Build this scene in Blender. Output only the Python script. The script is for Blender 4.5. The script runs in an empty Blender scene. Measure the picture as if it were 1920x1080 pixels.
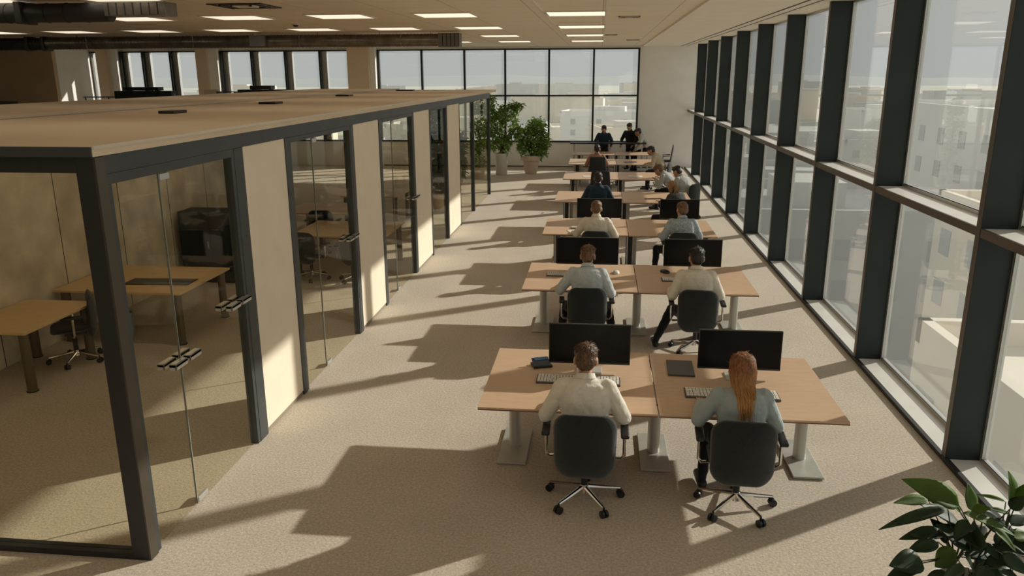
import bpy, bmesh, math, random
from mathutils import Vector, Matrix, noise
random.seed(7)
PI = math.pi
scene = bpy.context.scene
COL = scene.collection

# ------------------------------------------------------------------ camera
FPX = 1470.0
cam_d = bpy.data.cameras.new('camera'); cam = bpy.data.objects.new('camera', cam_d); COL.objects.link(cam)
CAMH = 3.5
VY = Vector((1128 - 960, 140 - 540, FPX)).normalized()
VD = Vector((981 - 960, 5951 - 540, FPX)).normalized()
VD = (VD - VY * VD.dot(VY)).normalized()
VX = VD.cross(VY)
ROT = Matrix((VX, VY, -VD))                       # camera (x right, y down, z forward) -> world
cx, cy, cz = ROT.col[0], -ROT.col[1], -ROT.col[2]
M4 = Matrix(((cx[0], cy[0], cz[0], 0), (cx[1], cy[1], cz[1], 0), (cx[2], cy[2], cz[2], CAMH), (0, 0, 0, 1)))
cam.matrix_world = M4
cam_d.sensor_width = 36.0; cam_d.lens = FPX / 1920 * 36.0
cam_d.clip_start = 0.05; cam_d.clip_end = 6000
scene.camera = cam
def at(px, py, Y):                                # photograph pixel -> point at depth Y
    r = ROT @ Vector((px - 960, py - 540, FPX)); t = Y / r[1]
    return Vector((r[0] * t, Y, CAMH + r[2] * t))

# ------------------------------------------------------------------ world, sun, exposure
world = bpy.data.worlds.new('sky'); scene.world = world; world.use_nodes = True
nt = world.node_tree; nt.nodes.clear()
wo = nt.nodes.new('ShaderNodeOutputWorld'); bg = nt.nodes.new('ShaderNodeBackground')
tc = nt.nodes.new('ShaderNodeTexCoord'); sp = nt.nodes.new('ShaderNodeSeparateXYZ'); rp = nt.nodes.new('ShaderNodeValToRGB')
rp.color_ramp.elements[0].position = 0.0; rp.color_ramp.elements[0].color = (0.86, 0.90, 0.92, 1)
rp.color_ramp.elements[1].position = 0.35; rp.color_ramp.elements[1].color = (0.97, 0.985, 0.97, 1)
nt.links.new(tc.outputs['Generated'], sp.inputs[0]); nt.links.new(sp.outputs['Z'], rp.inputs[0])
nt.links.new(rp.outputs[0], bg.inputs[0]); nt.links.new(bg.outputs[0], wo.inputs[0])
bg.inputs[1].default_value = 0.63
SUN_DIR = Vector((-1.86, -1.25, -1.0)).normalized()
sd = bpy.data.lights.new('sun', 'SUN'); so = bpy.data.objects.new('sun', sd); COL.objects.link(so)
sd.energy = 6.5; sd.color = (1.0, 0.93, 0.83); sd.angle = math.radians(0.9)
so.rotation_euler = SUN_DIR.to_track_quat('-Z', 'Y').to_euler(); so.location = (30, 30, 30)
scene.view_settings.view_transform = 'Standard'; scene.view_settings.look = 'None'
scene.view_settings.gamma = 1.0; scene.view_settings.use_curve_mapping = False
scene.view_settings.exposure = -0.40

# ------------------------------------------------------------------ helpers
MATS = {}
def mat(name, col=(.5, .5, .5), rough=.6, metal=0., var=0., vscale=8., bump=0., bscale=60., col2=None, stretch=None, sheen=0., spec=None, emit=None, estr=1., detail=4., coords='Object', trans=0.):
    if name in MATS: return MATS[name]
    m = bpy.data.materials.new(name); m.use_nodes = True; n = m.node_tree.nodes; l = m.node_tree.links
    b = n['Principled BSDF']; b.inputs['Base Color'].default_value = (*col, 1); b.inputs['Roughness'].default_value = rough
    b.inputs['Metallic'].default_value = metal
    if spec is not None: b.inputs['Specular IOR Level'].default_value = spec
    if sheen: b.inputs['Sheen Weight'].default_value = sheen
    if emit: b.inputs['Emission Color'].default_value = (*emit, 1); b.inputs['Emission Strength'].default_value = estr
    t = n.new('ShaderNodeTexCoord'); mp = n.new('ShaderNodeMapping'); l.new(t.outputs[coords], mp.inputs[0])
    if stretch: mp.inputs['Scale'].default_value = stretch
    if var or col2:
        nz = n.new('ShaderNodeTexNoise'); nz.inputs['Scale'].default_value = vscale; nz.inputs['Detail'].default_value = detail
        l.new(mp.outputs[0], nz.inputs['Vector'])
        r = n.new('ShaderNodeValToRGB'); l.new(nz.outputs['Fac'], r.inputs[0])
        c2 = col2 or tuple(max(0, c * (1 - var)) for c in col); c1 = col if col2 else tuple(min(1, c * (1 + var)) for c in col)
        r.color_ramp.elements[0].position = .32; r.color_ramp.elements[1].position = .68
        r.color_ramp.elements[0].color = (*c2, 1); r.color_ramp.elements[1].color = (*c1, 1)
        l.new(r.outputs[0], b.inputs['Base Color'])
    if bump:
        nb = n.new('ShaderNodeTexNoise'); nb.inputs['Scale'].default_value = bscale; nb.inputs['Detail'].default_value = 3
        l.new(mp.outputs[0], nb.inputs['Vector']); bp = n.new('ShaderNodeBump'); bp.inputs['Strength'].default_value = bump; bp.inputs['Distance'].default_value = .02
        l.new(nb.outputs['Fac'], bp.inputs['Height']); l.new(bp.outputs[0], b.inputs['Normal'])
    if trans:
        tr = n.new('ShaderNodeBsdfTranslucent'); mx = n.new('ShaderNodeMixShader'); mx.inputs[0].default_value = trans
        tr.inputs[0].default_value = (*[min(1, c * 1.8) for c in col], 1)
        l.new(b.outputs[0], mx.inputs[1]); l.new(tr.outputs[0], mx.inputs[2]); l.new(mx.outputs[0], n['Material Output'].inputs[0])
    MATS[name] = m; return m

def glass_mat(name, tint, f0=.05, haze=0., hcol=(.8, .8, .8), refl=1.):
    m = bpy.data.materials.new(name); m.use_nodes = True; n = m.node_tree.nodes; l = m.node_tree.links; n.clear()
    out = n.new('ShaderNodeOutputMaterial'); tr = n.new('ShaderNodeBsdfTransparent'); tr.inputs[0].default_value = (*tint, 1)
    gl = n.new('ShaderNodeBsdfGlossy'); gl.inputs['Roughness'].default_value = 0.0; gl.inputs[0].default_value = (1, 1, 1, 1)
    g = n.new('ShaderNodeNewGeometry'); d = n.new('ShaderNodeVectorMath'); d.operation = 'DOT_PRODUCT'
    l.new(g.outputs['Normal'], d.inputs[0]); l.new(g.outputs['Incoming'], d.inputs[1])
    def mth(op, a, b=None):
        k = n.new('ShaderNodeMath'); k.operation = op
        for i, v in enumerate((a, b)):
            if v is None: continue
            if isinstance(v, (int, float)): k.inputs[i].default_value = v
            else: l.new(v, k.inputs[i])
        return k.outputs[0]
    c = mth('ABSOLUTE', d.outputs['Value']); s = mth('POWER', mth('SUBTRACT', 1.0, c), 5.0)
    f = mth('MULTIPLY', mth('ADD', mth('MULTIPLY', s, 1 - f0), f0), refl)
    mx = n.new('ShaderNodeMixShader'); l.new(f, mx.inputs[0]); l.new(gl.outputs[0], mx.inputs[2])
    src = tr.outputs[0]
    if haze:
        df = n.new('ShaderNodeBsdfTranslucent'); df.inputs[0].default_value = (*hcol, 1)
        m2 = n.new('ShaderNodeMixShader'); m2.inputs[0].default_value = haze
        l.new(tr.outputs[0], m2.inputs[1]); l.new(df.outputs[0], m2.inputs[2]); src = m2.outputs[0]
    l.new(src, mx.inputs[1]); l.new(mx.outputs[0], out.inputs[0]); MATS[name] = m
    return m

def O(name, me, parent=None, loc=(0, 0, 0), rot=(0, 0, 0), **props):
    o = bpy.data.objects.new(name, me); COL.objects.link(o); o.location = loc; o.rotation_euler = rot
    if parent is not None: o.parent = parent
    for k, v in props.items():
        if v is not None: o[k] = v
    return o
def thing(name, label, cat, loc=(0, 0, 0), rz=0., group=None):
    return O(name, None, None, loc, (0, 0, rz), label=label, category=cat, group=group)
def structure(name, loc=(0, 0, 0)): return O(name, None, None, loc, kind='structure')
def copy_tree(o, parent=None):
    c = o.copy(); COL.objects.link(c); c.parent = parent
    for ch in list(o.children): copy_tree(ch, c)
    return c

def frame_of(d):
    d = Vector(d).normalized(); a = Vector((0, 0, 1)) if abs(d.z) < .9 else Vector((1, 0, 0))
    u = d.cross(a).normalized(); v = d.cross(u).normalized(); return d, u, v

class MB:
    def __init__(s): s.v = []; s.f = []; s.m = []
    def add(s, vs, fs, m=0):
        b = len(s.v); s.v += [Vector(x) for x in vs]; s.f += [tuple(b + i for i in f) for f in fs]; s.m += [m] * len(fs); return s
    def box(s, x0, x1, y0, y1, z0, z1, m=0, M=None):
        vs = [Vector((x, y, z)) for z in (z0, z1) for y in (y0, y1) for x in (x0, x1)]
        if M is not None: vs = [M @ v for v in vs]
        return s.add(vs, [(0, 2, 3, 1), (4, 5, 7, 6), (0, 1, 5, 4), (2, 6, 7, 3), (0, 4, 6, 2), (1, 3, 7, 5)], m)
    def cyl(s, p0, p1, r0, r1=None, n=16, m=0, cap=True):
        p0 = Vector(p0); p1 = Vector(p1); r1 = r0 if r1 is None else r1; d, u, v = frame_of(p1 - p0)
        vs = []
        for p, r in ((p0, r0), (p1, r1)):
            for i in range(n):
                a = 2 * PI * i / n; vs.append(p + (u * math.cos(a) + v * math.sin(a)) * r)
        fs = [(i, (i + 1) % n, n + (i + 1) % n, n + i) for i in range(n)]
        if cap: fs += [tuple(range(n - 1, -1, -1)), tuple(range(n, 2 * n))]
        return s.add(vs, fs, m)
    def lathe(s, prof, c=(0, 0, 0), n=24, m=0):
        c = Vector(c); vs = []; fs = []
        for r, z in prof:
            for i in range(n):
                a = 2 * PI * i / n; vs.append(c + Vector((r * math.cos(a), r * math.sin(a), z)))
        for k in range(len(prof) - 1):
            for i in range(n): fs.append((k * n + i, k * n + (i + 1) % n, (k + 1) * n + (i + 1) % n, (k + 1) * n + i))
        fs.append(tuple(range(n - 1, -1, -1))); fs.append(tuple((len(prof) - 1) * n + i for i in range(n)))
        return s.add(vs, fs, m)
    def tube(s, pts, rad, n=8, m=0):
        pts = [Vector(p) for p in pts]; k = len(pts); vs = []; fs = []; u0 = None
        for i, p in enumerate(pts):
            d = (pts[min(i + 1, k - 1)] - pts[max(i - 1, 0)]).normalized()
            if u0 is None: _, u, v = frame_of(d)
            else: u = (u0 - d * u0.dot(d)).normalized(); v = d.cross(u)
            u0 = u; r = rad(i / (k - 1)) if callable(rad) else (rad[i] if isinstance(rad, (list, tuple)) else rad)
            for j in range(n):
                a = 2 * PI * j / n; vs.append(p + (u * math.cos(a) + v * math.sin(a)) * r)
        for i in range(k - 1):
            for j in range(n): fs.append((i * n + j, i * n + (j + 1) % n, (i + 1) * n + (j + 1) % n, (i + 1) * n + j))
        fs.append(tuple(range(n - 1, -1, -1))); fs.append(tuple((k - 1) * n + j for j in range(n)))
        return s.add(vs, fs, m)
    def capsule(s, p0, p1, r0, r1, n=12, m=0):
        p0 = Vector(p0); p1 = Vector(p1); d, u, v = frame_of(p1 - p0); pts = []; rs = []
        for a in (-85, -60, -30, 0): pts.append(p0 + d * r0 * math.sin(math.radians(a))); rs.append(r0 * math.cos(math.radians(a)))
        for a in (0, 30, 60, 85): pts.append(p1 + d * r1 * math.sin(math.radians(a))); rs.append(r1 * math.cos(math.radians(a)))
        vs = []; fs = []
        for p, r in zip(pts, rs):
            for j in range(n): a = 2 * PI * j / n; vs.append(p + (u * math.cos(a) + v * math.sin(a)) * r)
        for i in range(7):
            for j in range(n): fs.append((i * n + j, i * n + (j + 1) % n, (i + 1) * n + (j + 1) % n, (i + 1) * n + j))
        fs.append(tuple(range(n - 1, -1, -1))); fs.append(tuple(7 * n + j for j in range(n)))
        return s.add(vs, fs, m)
    def ell(s, c, r, M=None, nu=16, nv=10, m=0):
        c = Vector(c); vs = []; fs = []
        for k in range(nv + 1):
            t = PI * (k / nv) ; t = min(max(t, .03), PI - .03)
            for j in range(nu):
                a = 2 * PI * j / nu; p = Vector((r[0] * math.sin(t) * math.cos(a), r[1] * math.sin(t) * math.sin(a), -r[2] * math.cos(t)))
                vs.append(c + (M @ p if M is not None else p))
        for k in range(nv):
            for j in range(nu): fs.append((k * nu + j, k * nu + (j + 1) % nu, (k + 1) * nu + (j + 1) % nu, (k + 1) * nu + j))
        fs.append(tuple(range(nu - 1, -1, -1))); fs.append(tuple(nv * nu + j for j in range(nu)))
        return s.add(vs, fs, m)
    def loft(s, secs, n=24, m=0, pw=2.4):
        vs = []; fs = []
        for c, a, b in secs:
            c = Vector(c); a = Vector(a); b = Vector(b)
            for j in range(n):
                t = 2 * PI * j / n; ct, st = math.cos(t), math.sin(t)
                e = 2 / pw
                vs.append(c + a * (abs(ct) ** e * (1 if ct >= 0 else -1)) + b * (abs(st) ** e * (1 if st >= 0 else -1)))
        for k in range(len(secs) - 1):
            for j in range(n): fs.append((k * n + j, k * n + (j + 1) % n, (k + 1) * n + (j + 1) % n, (k + 1) * n + j))
        fs.append(tuple(range(n - 1, -1, -1))); fs.append(tuple((len(secs) - 1) * n + j for j in range(n)))
        return s.add(vs, fs, m)
    def mesh(s, mats, bevel=0., smooth=False, segs=2, name='mesh', fixn=True):
        me = bpy.data.meshes.new(name); me.from_pydata([tuple(v) for v in s.v], [], s.f)
        for mm in (mats if isinstance(mats, (list, tuple)) else [mats]): me.materials.append(mm)
        me.polygons.foreach_set('material_index', s.m)
        if bevel or fixn:
            bm = bmesh.new(); bm.from_mesh(me)
            if fixn: bmesh.ops.recalc_face_normals(bm, faces=bm.faces)
            if bevel:
                es = [e for e in bm.edges if len(e.link_faces) == 2 and e.calc_face_angle(0) > .6]
                bmesh.ops.bevel(bm, geom=es, offset=bevel, segments=segs, affect='EDGES', profile=.5, clamp_overlap=True)
            bm.to_mesh(me); bm.free()
        if smooth:
            me.polygons.foreach_set('use_smooth', [True] * len(me.polygons))
            try: me.set_sharp_from_angle(angle=math.radians(42))
            except Exception: pass
        me.update(); return me
    def build(s, name, mats, parent=None, loc=(0, 0, 0), rot=(0, 0, 0), bevel=0., smooth=False, segs=2, **props):
        return O(name, s.mesh(mats, bevel, smooth, segs, name), parent, loc, rot, **props)

def bx(name, m, x0, x1, y0, y1, z0, z1, parent=None, bevel=0., **p):
    return MB().box(x0, x1, y0, y1, z0, z1).build(name, m, parent, bevel=bevel, **p)

# ------------------------------------------------------------------ materials
def carpet_mat():
    m = bpy.data.materials.new('carpet'); m.use_nodes = True; n = m.node_tree.nodes; l = m.node_tree.links; b = n['Principled BSDF']
    t = n.new('ShaderNodeTexCoord')
    a = n.new('ShaderNodeTexNoise'); a.inputs['Scale'].default_value = 45; a.inputs['Detail'].default_value = 5; a.inputs['Roughness'].default_value = .7
    c = n.new('ShaderNodeTexNoise'); c.inputs['Scale'].default_value = 1.3; c.inputs['Detail'].default_value = 3
    l.new(t.outputs['Object'], a.inputs['Vector']); l.new(t.outputs['Object'], c.inputs['Vector'])
    r = n.new('ShaderNodeValToRGB'); l.new(a.outputs['Fac'], r.inputs[0])
    r.color_ramp.elements[0].position = .3; r.color_ramp.elements[0].color = (.41, .345, .265, 1)
    r.color_ramp.elements[1].position = .7; r.color_ramp.elements[1].color = (.74, .66, .55, 1)
    r2 = n.new('ShaderNodeValToRGB'); l.new(c.outputs['Fac'], r2.inputs[0])
    r2.color_ramp.elements[0].position = .3; r2.color_ramp.elements[0].color = (.9, .89, .88, 1); r2.color_ramp.elements[1].position = .7
    mx = n.new('ShaderNodeMixRGB'); mx.blend_type = 'MULTIPLY'; mx.inputs[0].default_value = 1
    l.new(r.outputs[0], mx.inputs[1]); l.new(r2.outputs[0], mx.inputs[2]); l.new(mx.outputs[0], b.inputs['Base Color'])
    b.inputs['Roughness'].default_value = .95; b.inputs['Specular IOR Level'].default_value = .1; b.inputs['Sheen Weight'].default_value = .2
    bp = n.new('ShaderNodeBump'); bp.inputs['Strength'].default_value = .5; bp.inputs['Distance'].default_value = .012
    l.new(a.outputs['Fac'], bp.inputs['Height']); l.new(bp.outputs[0], b.inputs['Normal']); MATS['carpet'] = m; return m
carpet = carpet_mat()
def ceil_mat():
    m = bpy.data.materials.new('ceiling_tiles'); m.use_nodes = True; n = m.node_tree.nodes; l = m.node_tree.links; b = n['Principled BSDF']
    t = n.new('ShaderNodeTexCoord'); k = n.new('ShaderNodeTexBrick'); l.new(t.outputs['Object'], k.inputs['Vector'])
    k.offset = 0; k.inputs['Scale'].default_value = 1; k.inputs['Brick Width'].default_value = 1.2; k.inputs['Row Height'].default_value = 1.2
    k.inputs['Mortar Size'].default_value = .008; k.inputs['Color1'].default_value = (.90, .79, .62, 1); k.inputs['Color2'].default_value = (.88, .77, .60, 1); k.inputs['Mortar'].default_value = (.55, .46, .36, 1)
    l.new(k.outputs['Color'], b.inputs['Base Color']); b.inputs['Roughness'].default_value = .9; MATS['ceiling_tiles'] = m; return m
ceilm = ceil_mat()
white_wall = mat('white_wall', (.92, .90, .86), .85, var=.03, vscale=2, bump=.05, bscale=120)
brown_wall = mat('brown_wall', (.66, .50, .33), .85, var=.06, vscale=1.5)
soffit_m = mat('soffit_paint', (.92, .86, .74), .85, var=.02, vscale=2)
dark_frame = mat('dark_frame', (.02, .025, .026), .42, metal=.35, var=.1, vscale=3)
fin_m = mat('fin_metal', (.012, .021, .022), .45, metal=.1, var=.15, vscale=2)
fin_edge = mat('fin_edge', (.12, .095, .07), .4, metal=.3)
sill_m = mat('sill_metal', (.80, .79, .75), .4, metal=.15, var=.04, vscale=3)
alu = mat('aluminium', (.62, .62, .60), .35, metal=.7)
black_base = mat('black_base', (.02, .02, .02), .5)
pod_frame = mat('pod_frame', (.062, .072, .074), .45, metal=.3, var=.12, vscale=3)
pod_panel = mat('pod_panel', (.86, .76, .61), .75, var=.03, vscale=3, bump=.04, bscale=200)
pod_roof = mat('pod_roof', (.74, .62, .47), .8, var=.05, vscale=1.2)
pod_edge = mat('pod_edge', (.70, .63, .53), .6)
concrete = mat('concrete', (.74, .65, .50), .8, var=.22, vscale=2.2, bump=.12, bscale=30, detail=8)
wood = mat('desk_laminate', (.60, .415, .275), .42, var=.05, vscale=6, stretch=(1, 6, 1), bump=.02, bscale=90)
wood_edge = mat('desk_edge', (.22, .10, .055), .5)
table_wood = mat('table_wood', (.78, .56, .30), .42, var=.06, vscale=5, stretch=(1, 6, 1))
steel = mat('brushed_steel', (.56, .55, .50), .45, metal=.4, var=.05, vscale=4, stretch=(1, 1, .1))
plate_m = mat('base_plate', (.46, .46, .41), .45, metal=.2, var=.05)
chrome = mat('chrome', (.78, .76, .72), .14, metal=1.)
black_plastic = mat('black_plastic', (.012, .013, .014), .4)
fabric_dark = mat('chair_fabric', (.022, .027, .027), .95, var=.35, vscale=160, bump=.4, bscale=240, sheen=.4, spec=.1)
fabric_black = mat('chair_black', (.022, .024, .026), .85, var=.2, vscale=120, sheen=.15)
screen_m = mat('screen', (.005, .006, .007), .25, spec=.18)
bezel_m = mat('bezel', (.02, .02, .022), .4)
silver = mat('silver_plastic', (.55, .55, .54), .35, metal=.4)
white_plastic = mat('white_plastic', (.75, .74, .70), .45)
key_white = mat('key_white', (.78, .76, .70), .5)
key_dark = mat('keyboard_dark', (.05, .05, .05), .5)
glass_win = glass_mat('window_glass', (.97, .985, .975), .035, .055, (.92, .90, .86))
glass_pod = glass_mat('pod_glass', (.95, .94, .89), .05, refl=.26)
duct_m = mat('galvanised_dark', (.20, .19, .165), .34, metal=.8, var=.25, vscale=5)
duct_dark = mat('duct_dark', (.035, .036, .037), .5, metal=.3)
panel_light = mat('light_diffuser', (.9, .86, .78), .6, emit=(1.0, .86, .68), estr=1.25)
light_frame = mat('light_frame', (.75, .68, .58), .6)
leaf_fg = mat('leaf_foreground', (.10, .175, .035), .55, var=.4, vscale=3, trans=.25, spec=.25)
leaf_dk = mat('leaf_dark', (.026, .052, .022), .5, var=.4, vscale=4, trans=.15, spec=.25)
leaf_far = mat('leaf_far', (.17, .27, .06), .5, var=.5, vscale=3, trans=.3)
leaf_deep = mat('leaf_deep', (.05, .095, .03), .5, var=.5, vscale=3, trans=.2)
stem_m = mat('stem', (.05, .055, .025), .6)
bark = mat('bark', (.12, .085, .055), .85, var=.3, vscale=20)
soil = mat('soil', (.04, .03, .022), .95, var=.3, vscale=40)
pot_white = mat('pot_white', (.66, .63, .57), .55, var=.04)
pot_beige = mat('pot_beige', (.66, .54, .41), .7, var=.05)
paper = mat('paper', (.78, .74, .66), .8)

# ------------------------------------------------------------------ the room shell
XR, XG = 3.27, 3.60            # inner face of the window fins, glass line
YF, YB, XL = 31.0, -8.0, -24.0  # far wall, wall behind, left wall
ZC = 4.55
bx('floor', carpet, XL, XR, YB, YF + .1, -.12, 0, kind='structure')
bx('ceiling', ceilm, XL, 1.5, YB, YF + .1, ZC, ZC + .12, kind='structure')
so_ = bx('ceiling', soffit_m, 1.5, XG + .12, YB, YF + .1, ZC - .035, ZC + .12, kind='structure')
bx('trim_1', mat('trim_light', (.85, .77, .65), .7), -1.06, -1.02, 3, 27, ZC - .012, ZC, kind='structure')
bx('trim_2', MATS['trim_light'], .04, .08, 3, 27, ZC - .012, ZC, kind='structure')
bx('trim_3', mat('trim_dark', (.12, .09, .06), .8), 2.9, 2.93, YB, YF, ZC - .042, ZC - .035, kind='structure')  # dark strips for the window pelmet and curtain track
bx('trim_4', MATS['trim_dark'], 3.1, 3.115, YB, YF, ZC - .042, ZC - .035, kind='structure')
bx('wall_left', white_wall, XL - .15, XL, YB, YF, -.12, ZC + .12, kind='structure')
bx('wall_back', white_wall, XL, XG + .12, YB - .15, YB, -.12, ZC + .12, kind='structure')
# far wall: sill wall, return wall beside the window band, head strip
wf = structure('wall_far')
SILL, HEAD = .96, 4.47
bx('sill_wall', white_wall, XL, 1.40, YF, YF + .2, 0, SILL, wf)
bx('head_strip', white_wall, XL, 1.40, YF, YF + .2, HEAD, ZC, wf)
bx('return_wall', white_wall, 1.40, XG + .12, YF, YF + .2, 0, ZC, wf)
bx('baseboard_far', mat('skirting', (.18, .16, .13), .6), -8.6, 3.2, YF - .015, YF, 0, .05, kind='structure')
k_ = YF / 30.0
def far_window(n, xs, deep, transom=True):
    w = structure('window_%d' % n)
    x0, x1 = xs[0], xs[-1]
    bx('frame', dark_frame, x0, x1, YF - .03, YF + .1, SILL, SILL + .06, w)
    bx('frame', dark_frame, x0, x1, YF - .03, YF + .1, HEAD - .05, HEAD, w)
    zt = 2.73
    if transom: bx('transom', dark_frame, x0, x1, YF - .03, YF + .1, zt - .03, zt + .03, w)
    for i, x in enumerate(xs):
        bx('mullion', dark_frame, x - .035, x + .035, YF - deep * .5, YF + .12, SILL, HEAD, w)
        if deep > .2: bx('mullion_fin', alu, x + .035, x + .24, YF + .02, YF + .2, SILL, HEAD, w)
    for a, b in zip(xs[:-1], xs[1:]):
        for za, zb in (((SILL + .06, zt - .03), (zt + .03, HEAD - .05)) if transom else ((SILL + .06, HEAD - .05),)):
            bx('pane', glass_win, a + .035, b - .035, YF + .04, YF + .052, za, zb, w)
far_window(1, [x * k_ for x in (-8.37, -6.71, -5.09, -3.56, -1.93, -.29, 1.34)], .1)
far_window(2, [x * k_ for x in (-14.52, -13.3, -11.97, -10.61, -9.48)], .3, False)
far_window(3, [x * k_ for x in (-18.60, -17.7, -16.57, -15.42)], .3, False)
far_window(4, [x * k_ for x in (-20.6, -20.05, -19.45)], .3, False)
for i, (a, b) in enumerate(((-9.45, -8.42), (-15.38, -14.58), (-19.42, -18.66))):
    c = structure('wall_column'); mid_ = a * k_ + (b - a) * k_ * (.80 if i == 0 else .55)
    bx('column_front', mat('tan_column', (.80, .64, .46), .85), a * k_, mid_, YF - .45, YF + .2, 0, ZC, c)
    bx('column_lit_side', white_wall, mid_, b * k_, YF - .30, YF + .2, 0, ZC, c)  # white box paints in the window light on the column's right side
blk = structure('wall_inner')
bx('block_front', brown_wall, XL, -20.6, 28.7, 28.9, 0, ZC, blk)
bx('block_side', white_wall, -20.7, -20.6, 28.9, YF, 0, ZC, blk)
bx('mezzanine_floor', carpet, XL, -10.2, 24.5, YF - .46, 1.77, 1.92, kind='structure')

# window wall on the right: one bay = fin, two panes, frames, deep sill and transom shelf
FY0, FSP, FT = 7.07, 2.70, .04
ZT = 2.21
def bay(n, y0, y1, first):
    w = structure('window_%d' % n)
    f = MB().box(XR, XG, y0 - FT, y0 + FT, 0, ZC - .036).build('fin', fin_m, w, bevel=.004)
    bx('fin_edge', fin_edge, XR - .004, XR, y0 - FT + .003, y0 + FT - .003, 0.03, ZC - .04, f)
    bx('sill', sill_m, XR + .03, XG, y0 + FT, y1 - FT, -.1, .035, w, .004)
    bx('transom_shelf', sill_m, XR + .025, XG, y0 + FT, y1 - FT, ZT - .03, ZT, w, .003)
    bx('transom_edge', fin_edge, XR, XR + .026, y0 + FT, y1 - FT, ZT - .075, ZT + .002, w, .003)
    bx('transom_under', fin_m, XR + .026, XG, y0 + FT, y1 - FT, ZT - .075, ZT - .03, w)
    for za, zb in ((.035, ZT - .075), (ZT, ZC - .036)):
        fr = MB()
        fr.box(XG - .03, XG + .02, y0 + FT, y0 + FT + .04, za, zb); fr.box(XG - .03, XG + .02, y1 - FT - .04, y1 - FT, za, zb)
        fr.box(XG - .03, XG + .02, y0 + FT + .04, y1 - FT - .04, za, za + .035); fr.box(XG - .03, XG + .02, y0 + FT + .04, y1 - FT - .04, zb - .03, zb)
        fr.build('frame', alu, w)
        g = MB().box(XG - .034, XG - .03, y0 + FT + .042, y0 + FT + .05, za, zb).box(XG - .034, XG - .03, y0 + .1, y1 - .1, za + .036, za + .044)
        g.build('gasket', black_base, w)
        bx('pane', glass_win, XG - .012, XG, y0 + FT + .04, y1 - FT - .04, za + .035, zb - .03, w)
ys = [FY0 + FSP * k for k in range(-6, 10)]
ys = [y for y in ys if y < YF - .3] + [YF + .08]
for i in range(len(ys) - 1): bay(5 + i, ys[i], ys[i + 1], i == 0)
bx('baseboard_right', black_base, XR - .012, XR + .03, YB, YF, 0, .045, kind='structure')
bx('wall_right', white_wall, XR, XG, YB, ys[0] - FT, -.1, ZC, kind='structure')

# ------------------------------------------------------------------ glass meeting pods on the left
PX = -3.27
PXB = -7.30
PY0, PY1 = 4.80, 23.6
ZR = 2.99
pod = thing('meeting_pod_block', 'long glass and beige panelled meeting pod block with flat tan roof', 'meeting pod', (PX, PY0, 0))
def L(x, y, z=0): return (x - PX, y - PY0, z)
def pb(name, m, x0, x1, y0, y1, z0, z1, parent=pod, bevel=0., **p):
    return bx(name, m, x0 - PX, x1 - PX, y0 - PY0, y1 - PY0, z0, z1, parent, bevel, **p)
r1 = pb('roof', pod_roof, -6.3, PX + .03, PY0 - .04, PY1 + 1.2, ZR + .01, ZR + .075)
r1.data.materials.append(pod_edge)
pb('roof_trim', pod_edge, PX + .03, PX + .045, PY0 - .04, PY1 + 1.2, ZR + .058, ZR + .08, r1)
pb('roof_trim', pod_frame, -7.4, PX + .03, PY0 - .055, PY0 - .04, ZR + .01, ZR + .075, r1)
r2 = pb('roof', pod_roof, -9.0, -6.3, PY0 - .04, PY1 + 1.2, ZR + .01, ZR + .11)
pb('roof_trim', pod_edge, -6.3, -6.285, PY0, PY1 + 1.2, ZR + .08, ZR + .115, r2)
pb('back_wall', concrete, PXB - .12, PXB, PY0, 15.0, 0, ZR + .01)
bwo = pod.children[-1]
for y in (5.75, 7.1, 8.45, 9.8, 11.2, 12.6, 13.9): pb('wall_joint', black_base, PXB - .004, PXB + .002, y - .006, y + .006, .0, ZR, bwo)
pb('header_beam', pod_frame, PX - .10, PX, PY0 + .11, PY1, ZR - .12, ZR + .01, pod, .004)
pb('front_beam', black_base, PXB, PX - .13, PY0, PY0 + .1, ZR - .10, ZR + .01, pod, .004)
pb('front_sill', black_base, PXB, PX - .13, PY0, PY0 + .1, 0, .05, pod, .004)
cp = pb('corner_post', black_base, PX - .13, PX, PY0, PY0 + .11, 0, ZR + .01, pod, .004)
pb('post_cover', mat('post_bronze', (.10, .085, .065), .4, metal=.5), PX, PX + .012, PY0 + .003, PY0 + .107, 0, ZR, cp)
pb('pane', glass_pod, PXB, PX - .13, PY0 + .045, PY0 + .057, .05, ZR - .10)
pb('rear_post', black_base, PXB - .1, PXB + .02, PY0 - .02, PY0 + .12, 0, ZR)
def post(y0, y1, m=pod_frame, cover=True):
    p = pb('post', m, PX - .10, PX + .004, y0, y1, 0, ZR - .12, pod, .003)
def handle(y, z, parent):
    h = MB()
    for sgn in (1, -1):
        x = sgn * .05 - .04
        for dy in (-.20, .02):
            h.box(x - .03, x + .03, dy, dy + .18, -.012, .012)
            h.box(x + .018, x + .03, dy, dy + .18, -.035, .012); h.box(x - .03, x + .03, dy, dy + .012, -.035, .012)
    h.build('handle', mat('handle_satin', (.72, .70, .66), .3, metal=.6), parent, (0, y - PY0, z), bevel=.003)
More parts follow.
